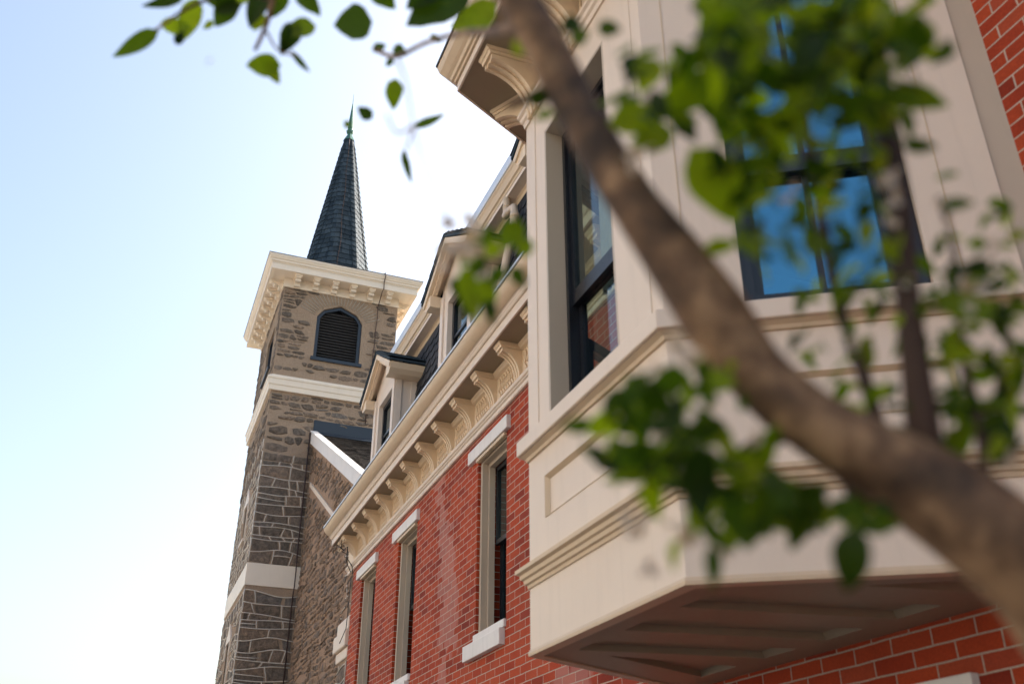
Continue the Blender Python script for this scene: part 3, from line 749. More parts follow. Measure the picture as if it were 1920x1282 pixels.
# street (-x) face with openings
GXX = 3.47
xo = [(20.85*S, 21.95*S, 10.15*S, 11.25*S), (21.35*S, 22.0*S, 6.2*S, 7.05*S), (21.35*S, 22.0*S, 2.2*S, 4.05*S)]
panel(m, (tx0,0,0), (0,1,0), (-1,0,0), ty0, ty1, GZ, ZB, xo, .35, sides=False)
m.add([(tx0,ty1,GZ),(tx1,ty1,GZ),(tx1,ty1,ZB),(tx0,ty1,ZB)], [(0,1,2,3)]); m.add([(tx1,ty0,GZ),(tx1,ty1,GZ),(tx1,ty1,ZB),(tx1,ty0,ZB)], [(0,1,2,3)])
tower = m.build('tower', STONE, CH)
rnd = random.Random(17); bl, jt = MB(), MB()
def inlouver(x, z): return hx0-.07 < x < hx1+.07 and hz0-.12 < z < hp+.05 and (z < hs+.05 or abs(x-hm) < (hx1-hx0)/2+.12-(z-hs)*.7)
bands = [(9.17*S, 9.6*S), (4.86*S, 5.33*S)]
inband = lambda z: any(a-.06 < z < b+.06 for a, b in bands)
arc = lambda x, z: z > hs-.2 and .62 < math.hypot((x-hm)/1.15, z-(hs-.28)) < 1.06
edge_ = [0]
def lowf(z): return z < 8.55+.25*math.sin(z*37)
masonry(lambda u, z, d: (u, ty0-d, z), tx0, GXX, GZ, 9.3, rnd, lambda x, z: inband(z), lowf, bl, jt)
masonry(lambda u, z, d: (u, ty0-d, z), tx0, tx1, 9.35, ZB, rnd, lambda x, z: inlouver(x, z) or inband(z) or arc(x, z), lambda z: False, bl, None, (.09, .2), (.13, .42), .03)
masonry(lambda u, z, d: (tx0-d, u, z), ty0, ty1, GZ, ZB, rnd, lambda y, z: inband(z) or any(a-.12 < y < b+.12 and c-.1 < z < e+.45 for a, b, c, e in xo), lowf, bl, jt)
bl.build('stonework', BLOCK, tower, recalc=False); jt.build('ribbon_pointing', RIBBON, tower)
# louvers
m = MB()
for fr_ in (0,):
    w = .085
    inner = [(hx0+w,hz0+.03)]+[(hx0+w,hs-.02),(hx0+.16+w*.55,hs+.22-w*.75),(hm,hp-w*1.15),(hx1-.16-w*.55,hs+.22-w*.75),(hx1-w,hs-.02)]+[(hx1-w,hz0+.03)]
    n = len(ring)
    V = [(p[0], ty0+.05, p[1]) for p in ring]+[(p[0], ty0+.05, p[1]) for p in inner]+[(p[0], ty0+.14, p[1]) for p in inner]
    m.add(V, [(i,(i+1)%n,n+(i+1)%n,n+i) for i in range(n)]+[(n+i,n+(i+1)%n,2*n+(i+1)%n,2*n+i) for i in range(n)])
m.box(hx0-.06, hx1+.06, ty0-.05, ty0+.12, hz0-.09, hz0+.0)
lf = m.build('louver_window', DARKBLUE, CH, recalc=False)
m = MB(); k = 0; zz = hz0+.04
def halfw(z):
    pts = [(0, hz0), (0, hs), (.16, hs+.22), ((hx1-hx0)/2, hp)]
    for (a, z0), (b, z1) in zip(pts, pts[1:]):
        if z0 <= z <= z1: return (hx1-hx0)/2-(a+(b-a)*(z-z0)/(z1-z0))-.075
    return 0
while zz < hp-.17:
    hw = halfw(zz+.03)
    if hw > .05: m.prism([(hm-hw, ty0+.09, zz), (hm-hw, ty0+.10, zz-.012), (hm-hw, ty0+.2, zz+.085), (hm-hw, ty0+.19, zz+.097)], (2*hw, 0, 0))
    zz += .082
m.build('louver_slats', LOUVER, lf)
MB().box(hx0, hx1, ty0+.3, ty0+.34, hz0, hp).build('dark_backing', DRIP, lf)
# radiating pointing of the relieving arch
m = MB()
for i in range(25):
    a = R(28+i*5.2); r0, r1 = .66, 1.02; cx, cz = hm, hs-.28
    c, s_ = math.cos(a), math.sin(a); sx = 1.15
    p = Vector((cx+c*r0*sx, ty0-.008, cz+s_*r0*1.05)); q = Vector((cx+c*r1*sx, ty0-.008, cz+s_*(r1)*1.03))
    m.tube([p, q], .011, 5)
m.build('arch_pointing', simple('pale_pointing', (.42,.37,.31), .9), tower)
# side openings: upper louver and two lancets
for i, (a, b, z0, z1) in enumerate(xo):
    mid = (a+b)/2; pk = z1+.001
    m = MB(); panel(m, (tx0+.05,0,0), (0,1,0), (-1,0,0), a, b, z0, z1, [(a+.07, b-.07, z0+.05, z1-.07)], .1)
    f = m.build('side_louver_window' if i == 0 else 'lancet_window', DARKBLUE, CH)
    MB().box(tx0+.1, tx0+.11, a+.07, b-.07, z0+.05, z1-.07).build('pane', BLACKF, f)
    if i:
        m = MB()
        m.prism([(tx0-.035, a-.09, z1-.35), (tx0-.035, a-.09, z1+.02), (tx0-.035, mid, z1+.42), (tx0-.035, b+.09, z1+.02), (tx0-.035, b+.09, z1-.35), (tx0-.035, b, z1-.35), (tx0-.035, b, z1-.02), (tx0-.035, a, z1-.02), (tx0-.035, a, z1-.35)], (.04, 0, 0))
        m.box(tx0-.03, tx0+.05, a-.06, a, z0, z1-.36)
        m.build('hood_moulding', CREAM, f)
    m = MB(); m.box(tx0-.06, tx0+.06, a-.05, b+.05, z0-.07, z0); m.build('sill', DARKBLUE if i == 0 else CREAM, f)
# string courses
tpath = [(tx1,ty0),(tx0,ty0),(tx0,ty1),(tx1,ty1)][::1]
def trun(name, prof, mat, end=None, parent=None):
    m = MB(); p = [(end if end else tx1, ty0), (tx0, ty0), (tx0, ty1), (tx1, ty1)]
    sweep(m, p, [(-d, z) for d, z in prof]); return m.build(name, mat, parent or CH)
def ring_run(name, prof, mat, parent=None, closed=True):
    m = MB(); sweep(m, [(tx1,ty0),(tx1,ty1),(tx0,ty1),(tx0,ty0)][::-1][::-1], [(-d, z) for d, z in prof], closed=True); return m.build(name, mat, parent or CH)
ring_run('upper_string_course', [(-.02, 9.19*S), (.06, 9.19*S), (.07, 9.30*S), (.09, 9.32*S), (.10, 9.44*S), (.12, 9.46*S), (.12, 9.50*S), (-.02, 9.60*S)], PALE)
GX = 3.47                                   # street face of the gabled nave wall
m = MB(); sweep(m, [(GX-.001, ty0), (tx0, ty0), (tx0, ty1)], [(d, z) for d, z in [(.02, 4.88*S), (-.05, 4.88*S), (-.055, 4.99*S), (-.075, 5.0*S), (-.085, 5.14*S), (-.10, 5.15*S), (-.10, 5.17*S), (.02, 5.33*S)]])
m.build('lower_string_course', PALE, CH)
# cornice of the tower
cz = ZB
tc = ring_run('tower_frieze', [(-.05, cz), (.03, cz), (.035, cz+.05), (.02, cz+.06), (.02, cz+.26), (-.05, cz+.26)], PALE)
ring_run('tower_soffit', [(-.3, cz+.262), (.40, cz+.262), (.40, cz+.29), (-.3, cz+.29)], PALE, tc)
ring_run('tower_fascia', [(.3, cz+.25), (.412, cz+.25), (.412, cz+.41), (.3, cz+.41)], PALE, tc)
ring_run('tower_crown', [(.2, cz+.412), (.42, cz+.412), (.43, cz+.44), (.46, cz+.455), (.465, cz+.50), (.49, cz+.52), (.51, cz+.57), (.525, cz+.58), (.525, cz+.63), (.2, cz+.63)], TAN if False else PALE, tc)
ring_run('tower_drip_edge', [(.0, cz+.632), (.535, cz+.632), (.535, cz+.645), (.0, cz+.66)], DRIP, tc)
MB().box(tx0-.3, tx1+.3, ty0-.3, ty1+.3, cz+.42, cz+.64).build('deck', DRIP, tc)
def tbracket(O, N):
    O = Vector(O); N = Vector(N); T = Vector((-N.y, N.x, 0)); m = MB()
    P = lambda d, z, s: O+N*d+T*s+Vector((0,0,z))
    def slab(pts, w): m.prism([P(d, z, -w) for d, z in pts], T*(2*w))
    slab([(0, cz+.20), (.31, cz+.20), (.33, cz+.235), (.33, cz+.26), (0, cz+.26)], .085)
    slab([(0, cz+.06), (.05, cz+.06), (.08, cz+.1), (.19, cz+.15), (.29, cz+.17), (.29, cz+.20), (0, cz+.20)], .06)
    slab([(0, cz+.02), (.09, cz+.02), (.11, cz+.06), (.11, cz+.09), (0, cz+.09)], .075)
    slab([(.16, cz+.10), (.22, cz+.10), (.24, cz+.15), (.15, cz+.15)], .07)
    return m
n = 6
tb = None
for i in range(6):
    o = Vector((tx0+.30+i*(tx1-tx0-.6)/5, ty0-.02, 0))
    if tb is None:
        tb = tbracket(o, (0,-1,0)).build('tower_bracket', PALE, tc, loc=o); o0 = o
    else: copy_tree(tb, tc, o-o0)
sb = None
for i in range(8):
    for X, N in ((tx0-.02, (-1,0,0)), (tx1+.02, (1,0,0))):
        o = Vector((X, ty0+.25+i*(ty1-ty0-.5)/7, 0))
        tbracket(o, N).build('tower_bracket', PALE, tc, loc=o)
# spire: octagon with overlapping shingle courses and hip shingles
sx, sy = 3.47*S, 21.75*S
sx = 3.53*S; 
z0s, z1s = cz+.64, 17.82*1.012*S
r0, r1 = 1.02*S, .125*S
rows = 34; m = MB(); hip = MB(); rnd = random.Random(3)
rot = R(22.5)+R(4)
core = MB()
cr = lambda z: r0+(r1-r0)*((z-z0s)/(z1s-z0s))**1.0
def okt(r, k): return Vector((sx+r*math.cos(rot+k*math.pi/4), sy+r*math.sin(rot+k*math.pi/4), 0))
V = [okt(r0*.99, k)+Vector((0,0,z0s)) for k in range(8)]+[okt(r1*.99, k)+Vector((0,0,z1s)) for k in range(8)]
core.add(V, [(k,(k+1)%8,8+(k+1)%8,8+k) for k in range(8)]+[tuple(range(8,16))]); spire = core.build('spire', SLATE, CH)
for r in range(rows):
    za = z0s+(z1s-z0s)*r/rows; zb = z0s+(z1s-z0s)*(r+1.12)/rows
    ra, rb = cr(za)+.022*S, cr(min(zb, z1s))+.004
    for k in range(8):
        a0_, a1_ = okt(ra, k), okt(ra, k+1); b0_, b1_ = okt(rb, k), okt(rb, k+1)
        nt = max(1, round((a1_-a0_).length/.21)); offs = rnd.random()*.5
        cuts = [0]+[min(1, max(0, (j+offs)/nt)) for j in range(nt+1) if 0 < (j+offs)/nt < 1]+[1]
        nrm2 = ((a0_+a1_)/2-Vector((sx, sy, 0))).normalized()
        for c0, c1 in zip(cuts, cuts[1:]):
            if c1-c0 < .05: continue
            g = .006/(a1_-a0_).length if (a1_-a0_).length > .2 else 0
            jz = rnd.uniform(-.012, .012)
            q = [a0_.lerp(a1_, c0+g)+Vector((0,0,za+jz)), a0_.lerp(a1_, c1-g)+Vector((0,0,za+jz)), b0_.lerp(b1_, c1-g)+Vector((0,0,zb)), b0_.lerp(b1_, c0+g)+Vector((0,0,zb))]
            m.prism(q, -nrm2*.012)
        # hip shingles
        if cr(za) > .16*S:
            w = min(.13, (a1_-a0_).length*.28)
            h0 = okt(ra+.022, k); hb = okt(rb+.012, k)
            for kk in (k-1, k+1):
                e = (okt(ra, kk)-okt(ra, k)).normalized(); zlow = za-.035
                q = [h0+Vector((0,0,zlow-.0)), h0+e*w+Vector((0,0,zlow+.045)), hb+e*w*.97+Vector((0,0,zb)), hb+Vector((0,0,zb))]
                nn2 = (okt(1, k)+okt(1, kk))/2-Vector((sx, sy, 0))
                hip.prism(q, -nn2.normalized()*.012)
m.build('shingles', SLATE, spire); hip.build('hip_shingles', SLATE, spire)
fin = MB(); fz = z1s
prof = [(r1*1.35, fz-.06), (r1*1.15, fz+.02), (r1*.55, fz+.2), (r1*.45, fz+.24), (r1*.8, fz+.3), (r1*.85, fz+.36), (r1*.55, fz+.42), (r1*.62, fz+.5), (r1*.35, fz+1.05), (.012, fz+1.5), (.006, fz+1.9)]
nf_ = 8; V = [(sx+r*math.cos(2*math.pi*k/nf_), sy+r*math.sin(2*math.pi*k/nf_), z) for r, z in prof for k in range(nf_)]
fin.add(V, [(i*nf_+k, i*nf_+(k+1)%nf_, (i+1)*nf_+(k+1)%nf_, (i+1)*nf_+k) for i in range(len(prof)-1) for k in range(nf_)])
fin.build('finial', COPPER, spire)
# lightning cable down spire, cornice and tower
def spt(ang, z, o=.05): r = cr(z)*math.cos(R(22.5))/math.cos(((ang-rot+R(22.5)) % (math.pi/4))-R(22.5)) + o; return (sx+r*math.cos(ang), sy+r*math.sin(ang), z)
pts = [spt(R(-97)+.03*math.sin(i*1.3), z1s-(z1s-z0s)*i/16, .035) for i in range(17)]
cxx = 4.37*S
pts2 = [pts[-1], (cxx-.2, ty0-.2, cz+.68), (cxx, ty0-.55, cz+.67), (cxx, ty0-.55, cz+.6), (cxx-.01, ty0-.45, cz+.42), (cxx, ty0-.43, cz+.25), (cxx-.02, ty0-.36, cz+.2), (cxx-.02, ty0-.06, cz+.0)]
z = cz-.1; rnd = random.Random(8)
while z > 9.7: pts2.append((cxx-.03+rnd.uniform(-.012,.012)-(cz-z)*.02, ty0-.03, z)); z -= .35
pts2 += [(cxx-.1, ty0-.16, 9.5*S), (cxx-.1, ty0-.16, 9.2*S), (cxx-.12, ty0-.03, 9.1*S), (cxx-.13, ty0-.03, 8.7*S)]
m = MB(); m.tube(pts, .009, 6); m.tube(pts2, .012, 6)
m.tube([(GX-.12, ty0-.03, 8.3*S), (GX-.12, ty0-.03, 5.5*S), (GX-.12, ty0-.14, 5.2*S), (GX-.12, ty0-.14, 4.9*S), (GX-.12, ty0-.03, 4.7*S), (GX-.12, ty0-.03, 0)], .014, 6)
m.build('lightning_cable', CABLE, CH)
# nave: gable wall to the street, roof falling towards the brick building
rz = lambda y: 9.46-(22.66-y)*.525
m = MB()
yN0 = 15.0
V = [(GX, yN0, GZ), (GX, ty0+.0, GZ), (GX, ty0+.0, rz(ty0)), (GX, yN0, rz(yN0))]
m.prism(V, (.5, 0, 0)); m.box(GX+.5, 12, yN0, yN0+.5, GZ, rz(yN0)-.1)
nave = m.build('nave_wall', RUBBLE, CH)
bl = MB(); rnd = random.Random(23)
masonry(lambda u, z, d: (GX-d, u, z), yN0, ty0, GZ, 9.4, rnd, lambda y, z: z > rz(y)-.35 or abs(z-(rz(y)-1.25)) < .13, lambda z: False, bl, None, (.085, .15), (.12, .34), .03)
bl.build('stonework', FIELD, nave, recalc=False)
bl = MB(); jt = MB()
masonry(lambda u, z, d: (GX-d, u, z), yN0+.66, yN0+2.0, 2.0, 5.0, rnd, lambda y, z: rnd.random() < .45, lambda z: True, MB(), jt)
jt.build('pointing', RIBBON, nave, kind=None)
m = MB()
sl = Vector((0, 1, .525)).normalized(); nrm3 = Vector((0, -.525, 1)).normalized()
m.prism([(GX+.02, yN0-.3, rz(yN0-.3)-.03), (GX+.02, ty0, rz(ty0)-.03), (GX+.02, ty0, rz(ty0)-.15), (GX+.02, yN0-.3, rz(yN0-.3)-.15)], (9, 0, 0))
nroof = m.build('nave_roof', OLDSLATE, CH)
m = MB(); rnd = random.Random(9); Ls = (ty0-yN0+.3)/sl.y; r = 0
while r*.2 < Ls-.1:
    x = GX+.05-rnd.random()*.2
    while x < GX+4.2:
        w = rnd.uniform(.16, .26); b = Vector((max(x, GX+.05), yN0-.3, rz(yN0-.3)))+sl*(r*.2-rnd.uniform(0,.02))
        q = [b+nrm3*.028, b+Vector((w-.008,0,0))+nrm3*rnd.uniform(.026,.034), b+Vector((w-.008,0,0))+sl*.24+nrm3*.004, b+sl*.24+nrm3*.004]
        if b.y+.22 < ty0: m.prism(q, nrm3*-.012)
        x += w
    r += 1
m.build('slates', OLDSLATE, nroof)
m = MB()
m.prism([(GX-.09, yN0-.2, rz(yN0-.2)+.05), (GX-.09, ty0-.005, rz(ty0)+.05), (GX-.09, ty0-.005, rz(ty0)-.24), (GX-.09, yN0-.2, rz(yN0-.2)-.24)], (.085, 0, 0))
m.prism([(GX-.12, yN0-.2, rz(yN0-.2)+.09), (GX-.12, ty0-.005, rz(ty0)+.09), (GX-.12, ty0-.005, rz(ty0)+.052), (GX-.12, yN0-.2, rz(yN0-.2)+.052)], (.17, 0, 0))
m.build('rake_board', WHITE, nroof)
m = MB(); m.prism([(GX-.03, yN0, rz(yN0)-1.22), (GX-.03, ty0-.2, rz(ty0-.2)-1.18), (GX-.03, ty0-.2, rz(ty0-.2)-1.29), (GX-.03, yN0, rz(yN0)-1.34)], (.03, 0, 0)); m.build('rake_band', CREAM, nave)
m = MB(); m.box(GX-.05, GX+6, ty0-.03, ty0-.002, rz(ty0)-.0, rz(ty0)+.36); m.prism([(GX, ty0-.04, rz(ty0)+.06), (GX, ty0-.3, rz(ty0-.3)+.06), (GX, ty0-.3, rz(ty0-.3)+.045), (GX, ty0-.04, rz(ty0)+.045)], (6,0,0)); m.build('flashing', DARKBLUE, nroof)
# small buttress at the nave corner with its own moulded cap
m = MB(); m.box(GX-.28, GX+.05, yN0-.05, yN0+.62, GZ, 3.3); m.box(GX-.14, GX+.05, yN0-.05, yN0+.55, 3.3, 3.52); bt = m.build('buttress', STONE, CH)
bl, jt = MB(), MB(); masonry(lambda u, z, d: (GX-.28-d, u, z), yN0-.04, yN0+.6, GZ, 2.65, rnd, lambda y, z: False, lambda z: True, bl, jt)
bl.build('stonework', BLOCK, bt, recalc=False); jt.build('ribbon_pointing', RIBBON, bt)
m = MB(); m.prism([(GX-.32, yN0-.1, 3.12), (GX-.32, yN0-.1, 3.3), (GX-.02, yN0-.1, 3.62), (GX-.02, yN0-.1, 3.12)], (0, .78, 0)); m.box(GX-.36, GX-.02, yN0-.12, yN0+.72, 2.86, 3.115); m.box(GX-.31, GX-.02, yN0-.1, yN0+.68, 2.7, 2.858); m.build('buttress_cap', CREAM, CH, bevel=.02)

# ------------------------------------------------------------ house across the street (seen only as reflections and as bounce light)
OP = empty('house_across_street', (-12.5, 20, GZ), label='plain pale stucco house across the street', cat='house')
m = MB(); panel(m, (-12.5,0,0), (0,1,0), (1,0,0), -12, 34, GZ, 10.5, [(2+i*3.2, 3.1+i*3.2, z, z+1.7) for i in range(-4, 10) for z in (-.6, 2.6, 5.8)], .3)
m.box(-20, -12.8, -12, 34, GZ, 10.5); m.build('wall', OTHERBR, OP)
MB().box(-12.85, -11.9, -12.2, 34.2, 10.5, 10.9).build('cornice', CREAM, OP)
m = MB(); [m.box(-12.72, -12.7, 2+i*3.2, 3.1+i*3.2, z, z+1.7) for i in range(-4, 10) for z in (-.6, 2.6, 5.8)]; m.build('window', GLASS, OP)

# ------------------------------------------------------------ tree in the foreground
TR = empty('fruit_tree', (1.35, .1, GZ), label='leafy fruit tree with a thick leaning brown limb close to the lens', cat='tree')
NEAR = .86                                  # the tree stands within arm's reach of the lens
def limb(name, pts, n=14, wob=.0):
    # pts: (px, py, width in pixels, distance)
    P = [U(p[0], p[1], p[3]*NEAR) for p in pts]; r_ = [p[2]/2*p[3]*NEAR/FPX for p in pts]
    # smooth the chain with a Catmull-Rom
    Q, W = [], []
    for i in range(len(P)-1):
        p0, p1, p2, p3 = P[max(i-1,0)], P[i], P[i+1], P[min(i+2, len(P)-1)]
        for k in range(5):
            t_ = k/5; Q.append(.5*((2*p1)+(p2-p0)*t_+(2*p0-5*p1+4*p2-p3)*t_*t_+(3*p1-p0-3*p2+p3)*t_**3)); W.append(r_[i]+(r_[i+1]-r_[i])*t_)
    Q.append(P[-1]); W.append(r_[-1])
    return Q, W
main = [(905,-150,70,1.02),(950,-40,78,.99),(1008,60,86,.97),(1072,185,90,.95),(1130,290,93,.92),(1196,392,100,.89),(1268,490,124,.87),(1340,592,142,.85),(1418,700,126,.83),(1525,792,132,.81),(1650,866,156,.80),(1755,928,192,.79),(1850,998,204,.77),(1945,1085,205,.76),(2040,1230,205,.75)]
Q, W = limb('x', [(a, b, c*.93, d) for a, b, c, d in main])
e = Q[-1]; trunk_pts = [Vector((1.35,.1,GZ-.05)), Vector((1.33,.12,-1.0)), Vector((1.22,.2,-.5)), e.lerp(Vector((1.2,.22,-.4)), .45)]
m = MB(); QQ = Q+trunk_pts[::-1]; WW = W+[.045, .055, .062, .085]
m.tube(QQ, WW, 20); trunk = m.build('trunk', BARK, TR)
for pts in ([(1745,900,95,.80),(1728,780,82,.81),(1712,650,66,.83),(1698,520,58,.86),(1688,390,54,.89),(1662,230,50,.93),(1640,60,44,.97),(1625,-80,38,1.0)],
            [(1655,830,42,.83),(1618,700,34,.86),(1575,580,28,.90),(1548,450,22,.94),(1520,300,18,.98),(1500,120,14,1.0)],
            [(1500,800,50,.83),(1420,835,40,.82),(1340,880,30,.80),(1270,900,20,.79)],
            [(1050,150,26,.95),(1000,180,20,.97),(950,200,12,.98)],
            [(985,40,30,.98),(930,60,20,1.1),(870,62,12,1.3),(800,80,9,1.5),(742,106,9,1.7),(700,92,7,1.75)],
            [(742,106,5,1.1),(760,150,3.5,1.1),(776,235,3.5,1.1),(790,290,3,1.05),(815,350,3,1.0),(850,430,4,1.0)],
            [(776,235,6,1.2),(745,250,4,1.2),(725,215,3,1.2)],
            [(776,240,5,1.2),(760,285,4,1.2)],
            [(520,-60,13,1.7),(512,0,11,1.7),(498,50,9,1.7),(478,95,7,1.7)],
            [(512,0,8,1.7),(430,-10,8,1.7),(360,12,7,1.7),(290,58,5,1.7)],
            [(700,-80,12,1.1),(620,-40,10,1.15),(520,-30,10,1.7)],
            [(500,60,5,1.7),(522,95,4,1.7),(560,105,4,1.7)],
            [(1500,830,24,.8),(1580,900,14,.79),(1600,980,8,.78)],
            [(1850,980,30,.78),(1840,820,22,.8),(1800,640,16,.84),(1790,480,12,.87),(1760,370,8,.9)],
            [(1840,820,16,.8),(1880,700,10,.82),(1890,600,6,.84)]):
    q, w = limb('y', [(a, b, c*(.8 if c > 25 else 1), d) for a, b, c, d in pts]); m = MB(); m.tube(q, w, 10); m.build('branch', DARKBARK if pts[0][0] in (1745, 1655, 1850, 1840, 1500) else BARK, TR)

fol = MB(); rl = random.Random(21)
def leaf(px, py, d, L, Wd, ang, tilt=None, roll=None, mbx=None):
    """ang: image direction in degrees from base to tip (0 right, 90 up); L, Wd apparent pixels"""
    mbx = mbx or fol; d = d*NEAR
    tilt = rl.uniform(-25, 25) if tilt is None else tilt; roll = rl.uniform(-40, 40) if roll is None else roll
    s = d/FPX; Ls, Ws = L*s, Wd*s
    a = R(ang); ax = (rt*math.cos(a)+up*math.sin(a)); nz = -fw
    sd = nz.cross(ax)
    ax = (ax*math.cos(R(tilt))+nz*math.sin(R(tilt))); nz2 = ax.cross(sd).normalized()*(-1 if False else 1)
    sd2 = sd*math.cos(R(roll))+nz2*math.sin(R(roll)); nz3 = ax.cross(sd2).normalized()
    c = U(px, py, d); n = 7; V = []; bend = rl.uniform(-.18, .18); fold = rl.uniform(.05, .3)
    for i in range(n+1):
        t_ = i/n; wv = math.sin(math.pi*min(1, t_**.8))**.75*(1-.25*t_)*.5*Ws*1.1 if 0 < i < n else .0006
        ctr = c+ax*((t_-.5)*Ls)+nz3*(bend*Ls*(4*(t_-.5)**2-1))
        j = rl.uniform(-.05,.05)*Ws
        V += [ctr-sd2*(wv+j*.5)+nz3*wv*fold, ctr, ctr+sd2*(wv-j*.5)+nz3*wv*fold]
    F = []
    for i in range(n):
        b = 3*i; F += [(b, b+1, b+4, b+3), (b+1, b+2, b+5, b+4)]
    mbx.add(V, F, True)
def L2(x0, y0, x1, y1, w, d, **k):
    leaf((x0+x1)/2, (y0+y1)/2, d, math.hypot(x1-x0, y1-y0), w, math.degrees(math.atan2(-(y1-y0), x1-x0)), **{**dict(tilt=0, roll=0), **k})
for a in ((296,56,212,108,34),(372,-2,330,80,46),(302,44,360,52,32),(350,-8,262,10,26),(380,-14,450,12,36),(440,-6,402,50,46),(455,10,400,24,26),(400,40,380,55,16),
          (508,-12,466,52,44),(530,-22,505,34,44),(488,20,476,60,32),(592,48,534,70,40),(560,44,528,100,40),(556,-22,600,30,38),(526,122,462,124,44),(496,110,524,158,26),
          (545,94,582,136,13),(540,66,526,104,24),(698,40,626,50,74),(880,-30,762,52,84),(930,0,845,56,60),(700,-25,742,18,44),(822,-30,762,20,50),
          (742,148,736,206,34),(776,238,834,214,19),(698,222,670,202,26),(658,236,644,230,16),(756,282,772,344,15),(700,98,724,84,20),(738,88,762,106,24),(736,110,724,126,14),(806,66,828,80,15),
          (470,-20,430,-2,40),(600,-30,560,-10,36),(330,84,345,60,20)): L2(*a, 1.85, roll=rl.uniform(-12, 12), tilt=rl.uniform(-10, 10))
for a in ((930,438,872,452,36,1.0),(975,412,940,466,50,1.0),(868,500,894,604,42,.98),(905,520,922,594,42,1.0),(960,500,985,540,30,1.0),(850,520,862,560,26,1.0),(890,470,862,498,30,.98),(905,480,880,520,34,1.0),(935,455,910,482,34,1.0),(885,545,872,600,34,1.0),(1000,470,965,455,36,1.0),(945,500,915,540,30,1.0),(915,560,925,610,28,1.0)): L2(*a)
# big foreground leaves of the right-hand crown
for a in ((1318,832,1322,985,88,.72),(1602,985,1590,1110,72,.72),(1330,1020,1338,1105,38,.72),(1110,790,1052,800,36,.78),(1250,850,1105,860,58,.76),(1260,780,1170,700,56,.78),
          (1250,870,1130,905,40,.77),(1400,925,1395,1030,95,.75),(1500,930,1490,1040,80,.74),(1440,950,1380,1010,70,.76),(1340,900,1300,1010,70,.75),(1220,880,1238,980,60,.76),(1290,700,1200,730,60,.78),
          (1380,720,1300,690,50,.8),(1270,1010,1262,1070,22,.74),(1160,120,1245,135,56,.9),(1230,110,1200,175,60,.9),(1140,235,1250,215,62,.88),(1265,250,1180,268,60,.87),(1120,45,1165,60,34,.95),(1090,40,1050,60,40,.96),
          (1290,280,1390,420,105,.84),(1250,160,1330,90,60,.88),(1340,150,1230,200,80,.86),(1660,170,1775,200,52,.85),(1680,210,1712,262,40,.85),(1760,390,1832,378,30,.84),(1650,40,1735,70,60,.88),(1720,60,1690,140,70,.88),
          (990,190,1040,175,34,.95),(1040,215,1000,225,30,.95),(960,80,995,95,34,.98),(1070,75,1105,60,44,.95),(1750,560,1905,600,70,.82),(1700,960,1620,985,50,.78),(1860,600,1905,570,50,.82),(1560,940,1660,1000,55,.76),
          (1840,780,1905,850,80,.8),(1760,850,1830,790,60,.8),(1540,800,1620,760,60,.82)): L2(*a, tilt=rl.uniform(-20,20), roll=rl.uniform(-35,35))
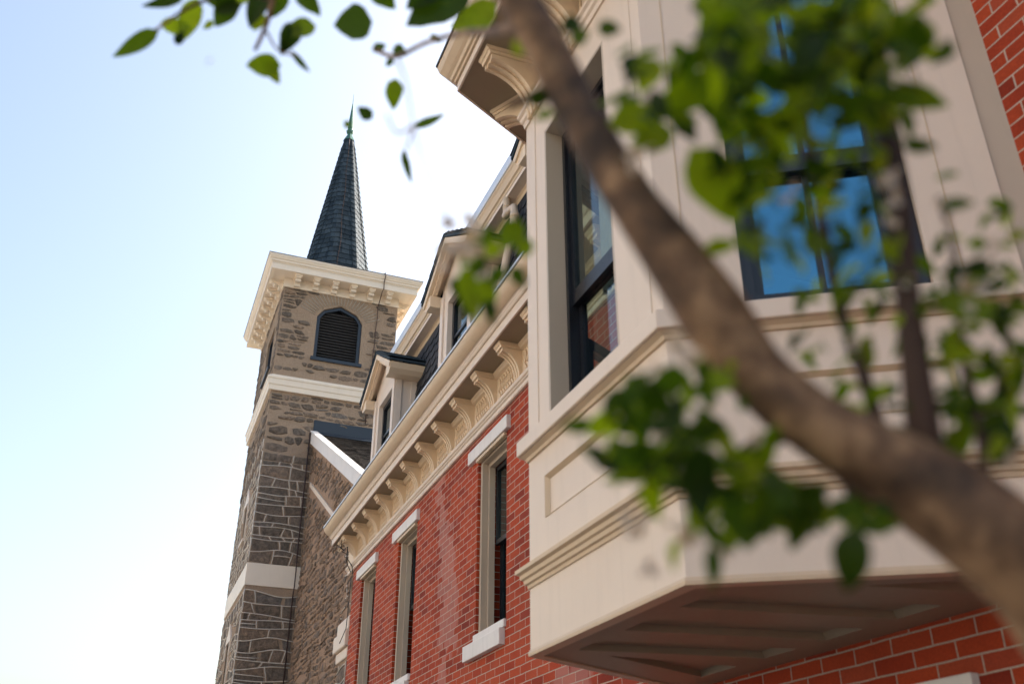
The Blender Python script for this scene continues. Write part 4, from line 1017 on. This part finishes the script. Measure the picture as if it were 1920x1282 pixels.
clusters = [ # cx cy rx ry n size0 size1 d0 d1
    (1500, 110, 190, 150, 155, 50, 111, .74, .95), (1440, 20, 150, 90, 54, 54, 111, .75, .9), (1640, 60, 120, 90, 35, 46, 94, .75, .95), (1600, 230, 120, 110, 45, 46, 94, .8, .95), (1400, 300, 90, 90, 29, 46, 94, .8, .92), (1470, 400, 130, 110, 45, 35, 77, .78, .95),
    (1250, 160, 110, 80, 18, 46, 81, .84, .92), (1240, 800, 110, 90, 43, 46, 98, .74, .85), (1330, 870, 120, 70, 37, 54, 103, .72, .85), (1420, 950, 120, 55, 37, 58, 103, .72, .82), (1560, 960, 170, 36, 27, 46, 81, .74, .84), (1200, 860, 90, 40, 18, 46, 90, .74, .82),
    (1600, 430, 80, 130, 32, 31, 68, .82, .96), (1560, 610, 80, 110, 29, 31, 68, .82, .96), (1640, 540, 90, 110, 24, 31, 68, .82, .96), (1800, 640, 120, 150, 64, 35, 73, .78, .92), (1860, 740, 85, 110, 48, 39, 77, .76, .9), (1720, 800, 70, 60, 13, 39, 68, .8, .9), (1690, 720, 60, 50, 10, 39, 68, .82, .95), (1800, 430, 90, 90, 9, 31, 55, .85, .95), (1830, 560, 90, 60, 16, 40, 75, .8, .92), (1880, 460, 50, 60, 8, 35, 60, .85, .95), (1330, 720, 90, 40, 10, 39, 68, .76, .86)]
for cx, cy, rx, ry, n, s0, s1, d0, d1 in clusters:
    for _ in range(n):
        a = rl.uniform(0, 2*math.pi); q = math.sqrt(rl.random())*rl.choice((1, 1, 1.2))
        if rl.random() < .16: continue
        L = rl.uniform(s0, s1)
        leaf(cx+rx*q*math.cos(a), cy+ry*q*math.sin(a), rl.uniform(d0, d1), L, L*rl.uniform(.34, .54), rl.choice((rl.uniform(180, 360), rl.uniform(0, 360))), tilt=rl.uniform(-55, 55), roll=rl.uniform(-60, 60))
fol.build('foliage', LEAF, TR, recalc=False)
pet = MB()
for x, y, s, n, d in ((862,445,42,7,.95),(840,480,30,5,.95),(905,640-210,30,4,.98),(1192,985,34,6,.78),(1180,970,22,4,.78),(1215,1060,26,5,.8),(1300,985,34,7,.76),(1285,650,40,6,.82),(1330,760,26,4,.8),(1230,700,24,5,.85),(1245,830,26,4,.8),(1410,830,22,4,.76),(1270,1000,26,5,.76),(1365,1020,24,4,.76),(1665,340,32,5,.85),(1668,400,26,4,.85),(1830,520,36,7,.82),(1770,400,26,5,.85),(1860,470,24,4,.84),(1480,360,24,4,.85),(1590,640,26,5,.85),(1700,540,22,4,.85),(1220,200,24,3,.9),(1200,290,34,6,.88),(1320,180,26,4,.88),(390,112,8,2,1.1),(1810,560,30,5,.8),(1890,860,26,5,.78)):
    for k in range(n):
        leaf(x+rl.uniform(-.6,.6)*s, y+rl.uniform(-.8,.8)*s, d*rl.uniform(.98,1.02), s*.8, s*.6, rl.uniform(0,360), tilt=rl.uniform(-30,30), mbx=pet)
pet.build('blossoms', PETAL, TR, recalc=False)
# branches leading from outside the frame to the trunk are part of the same crown
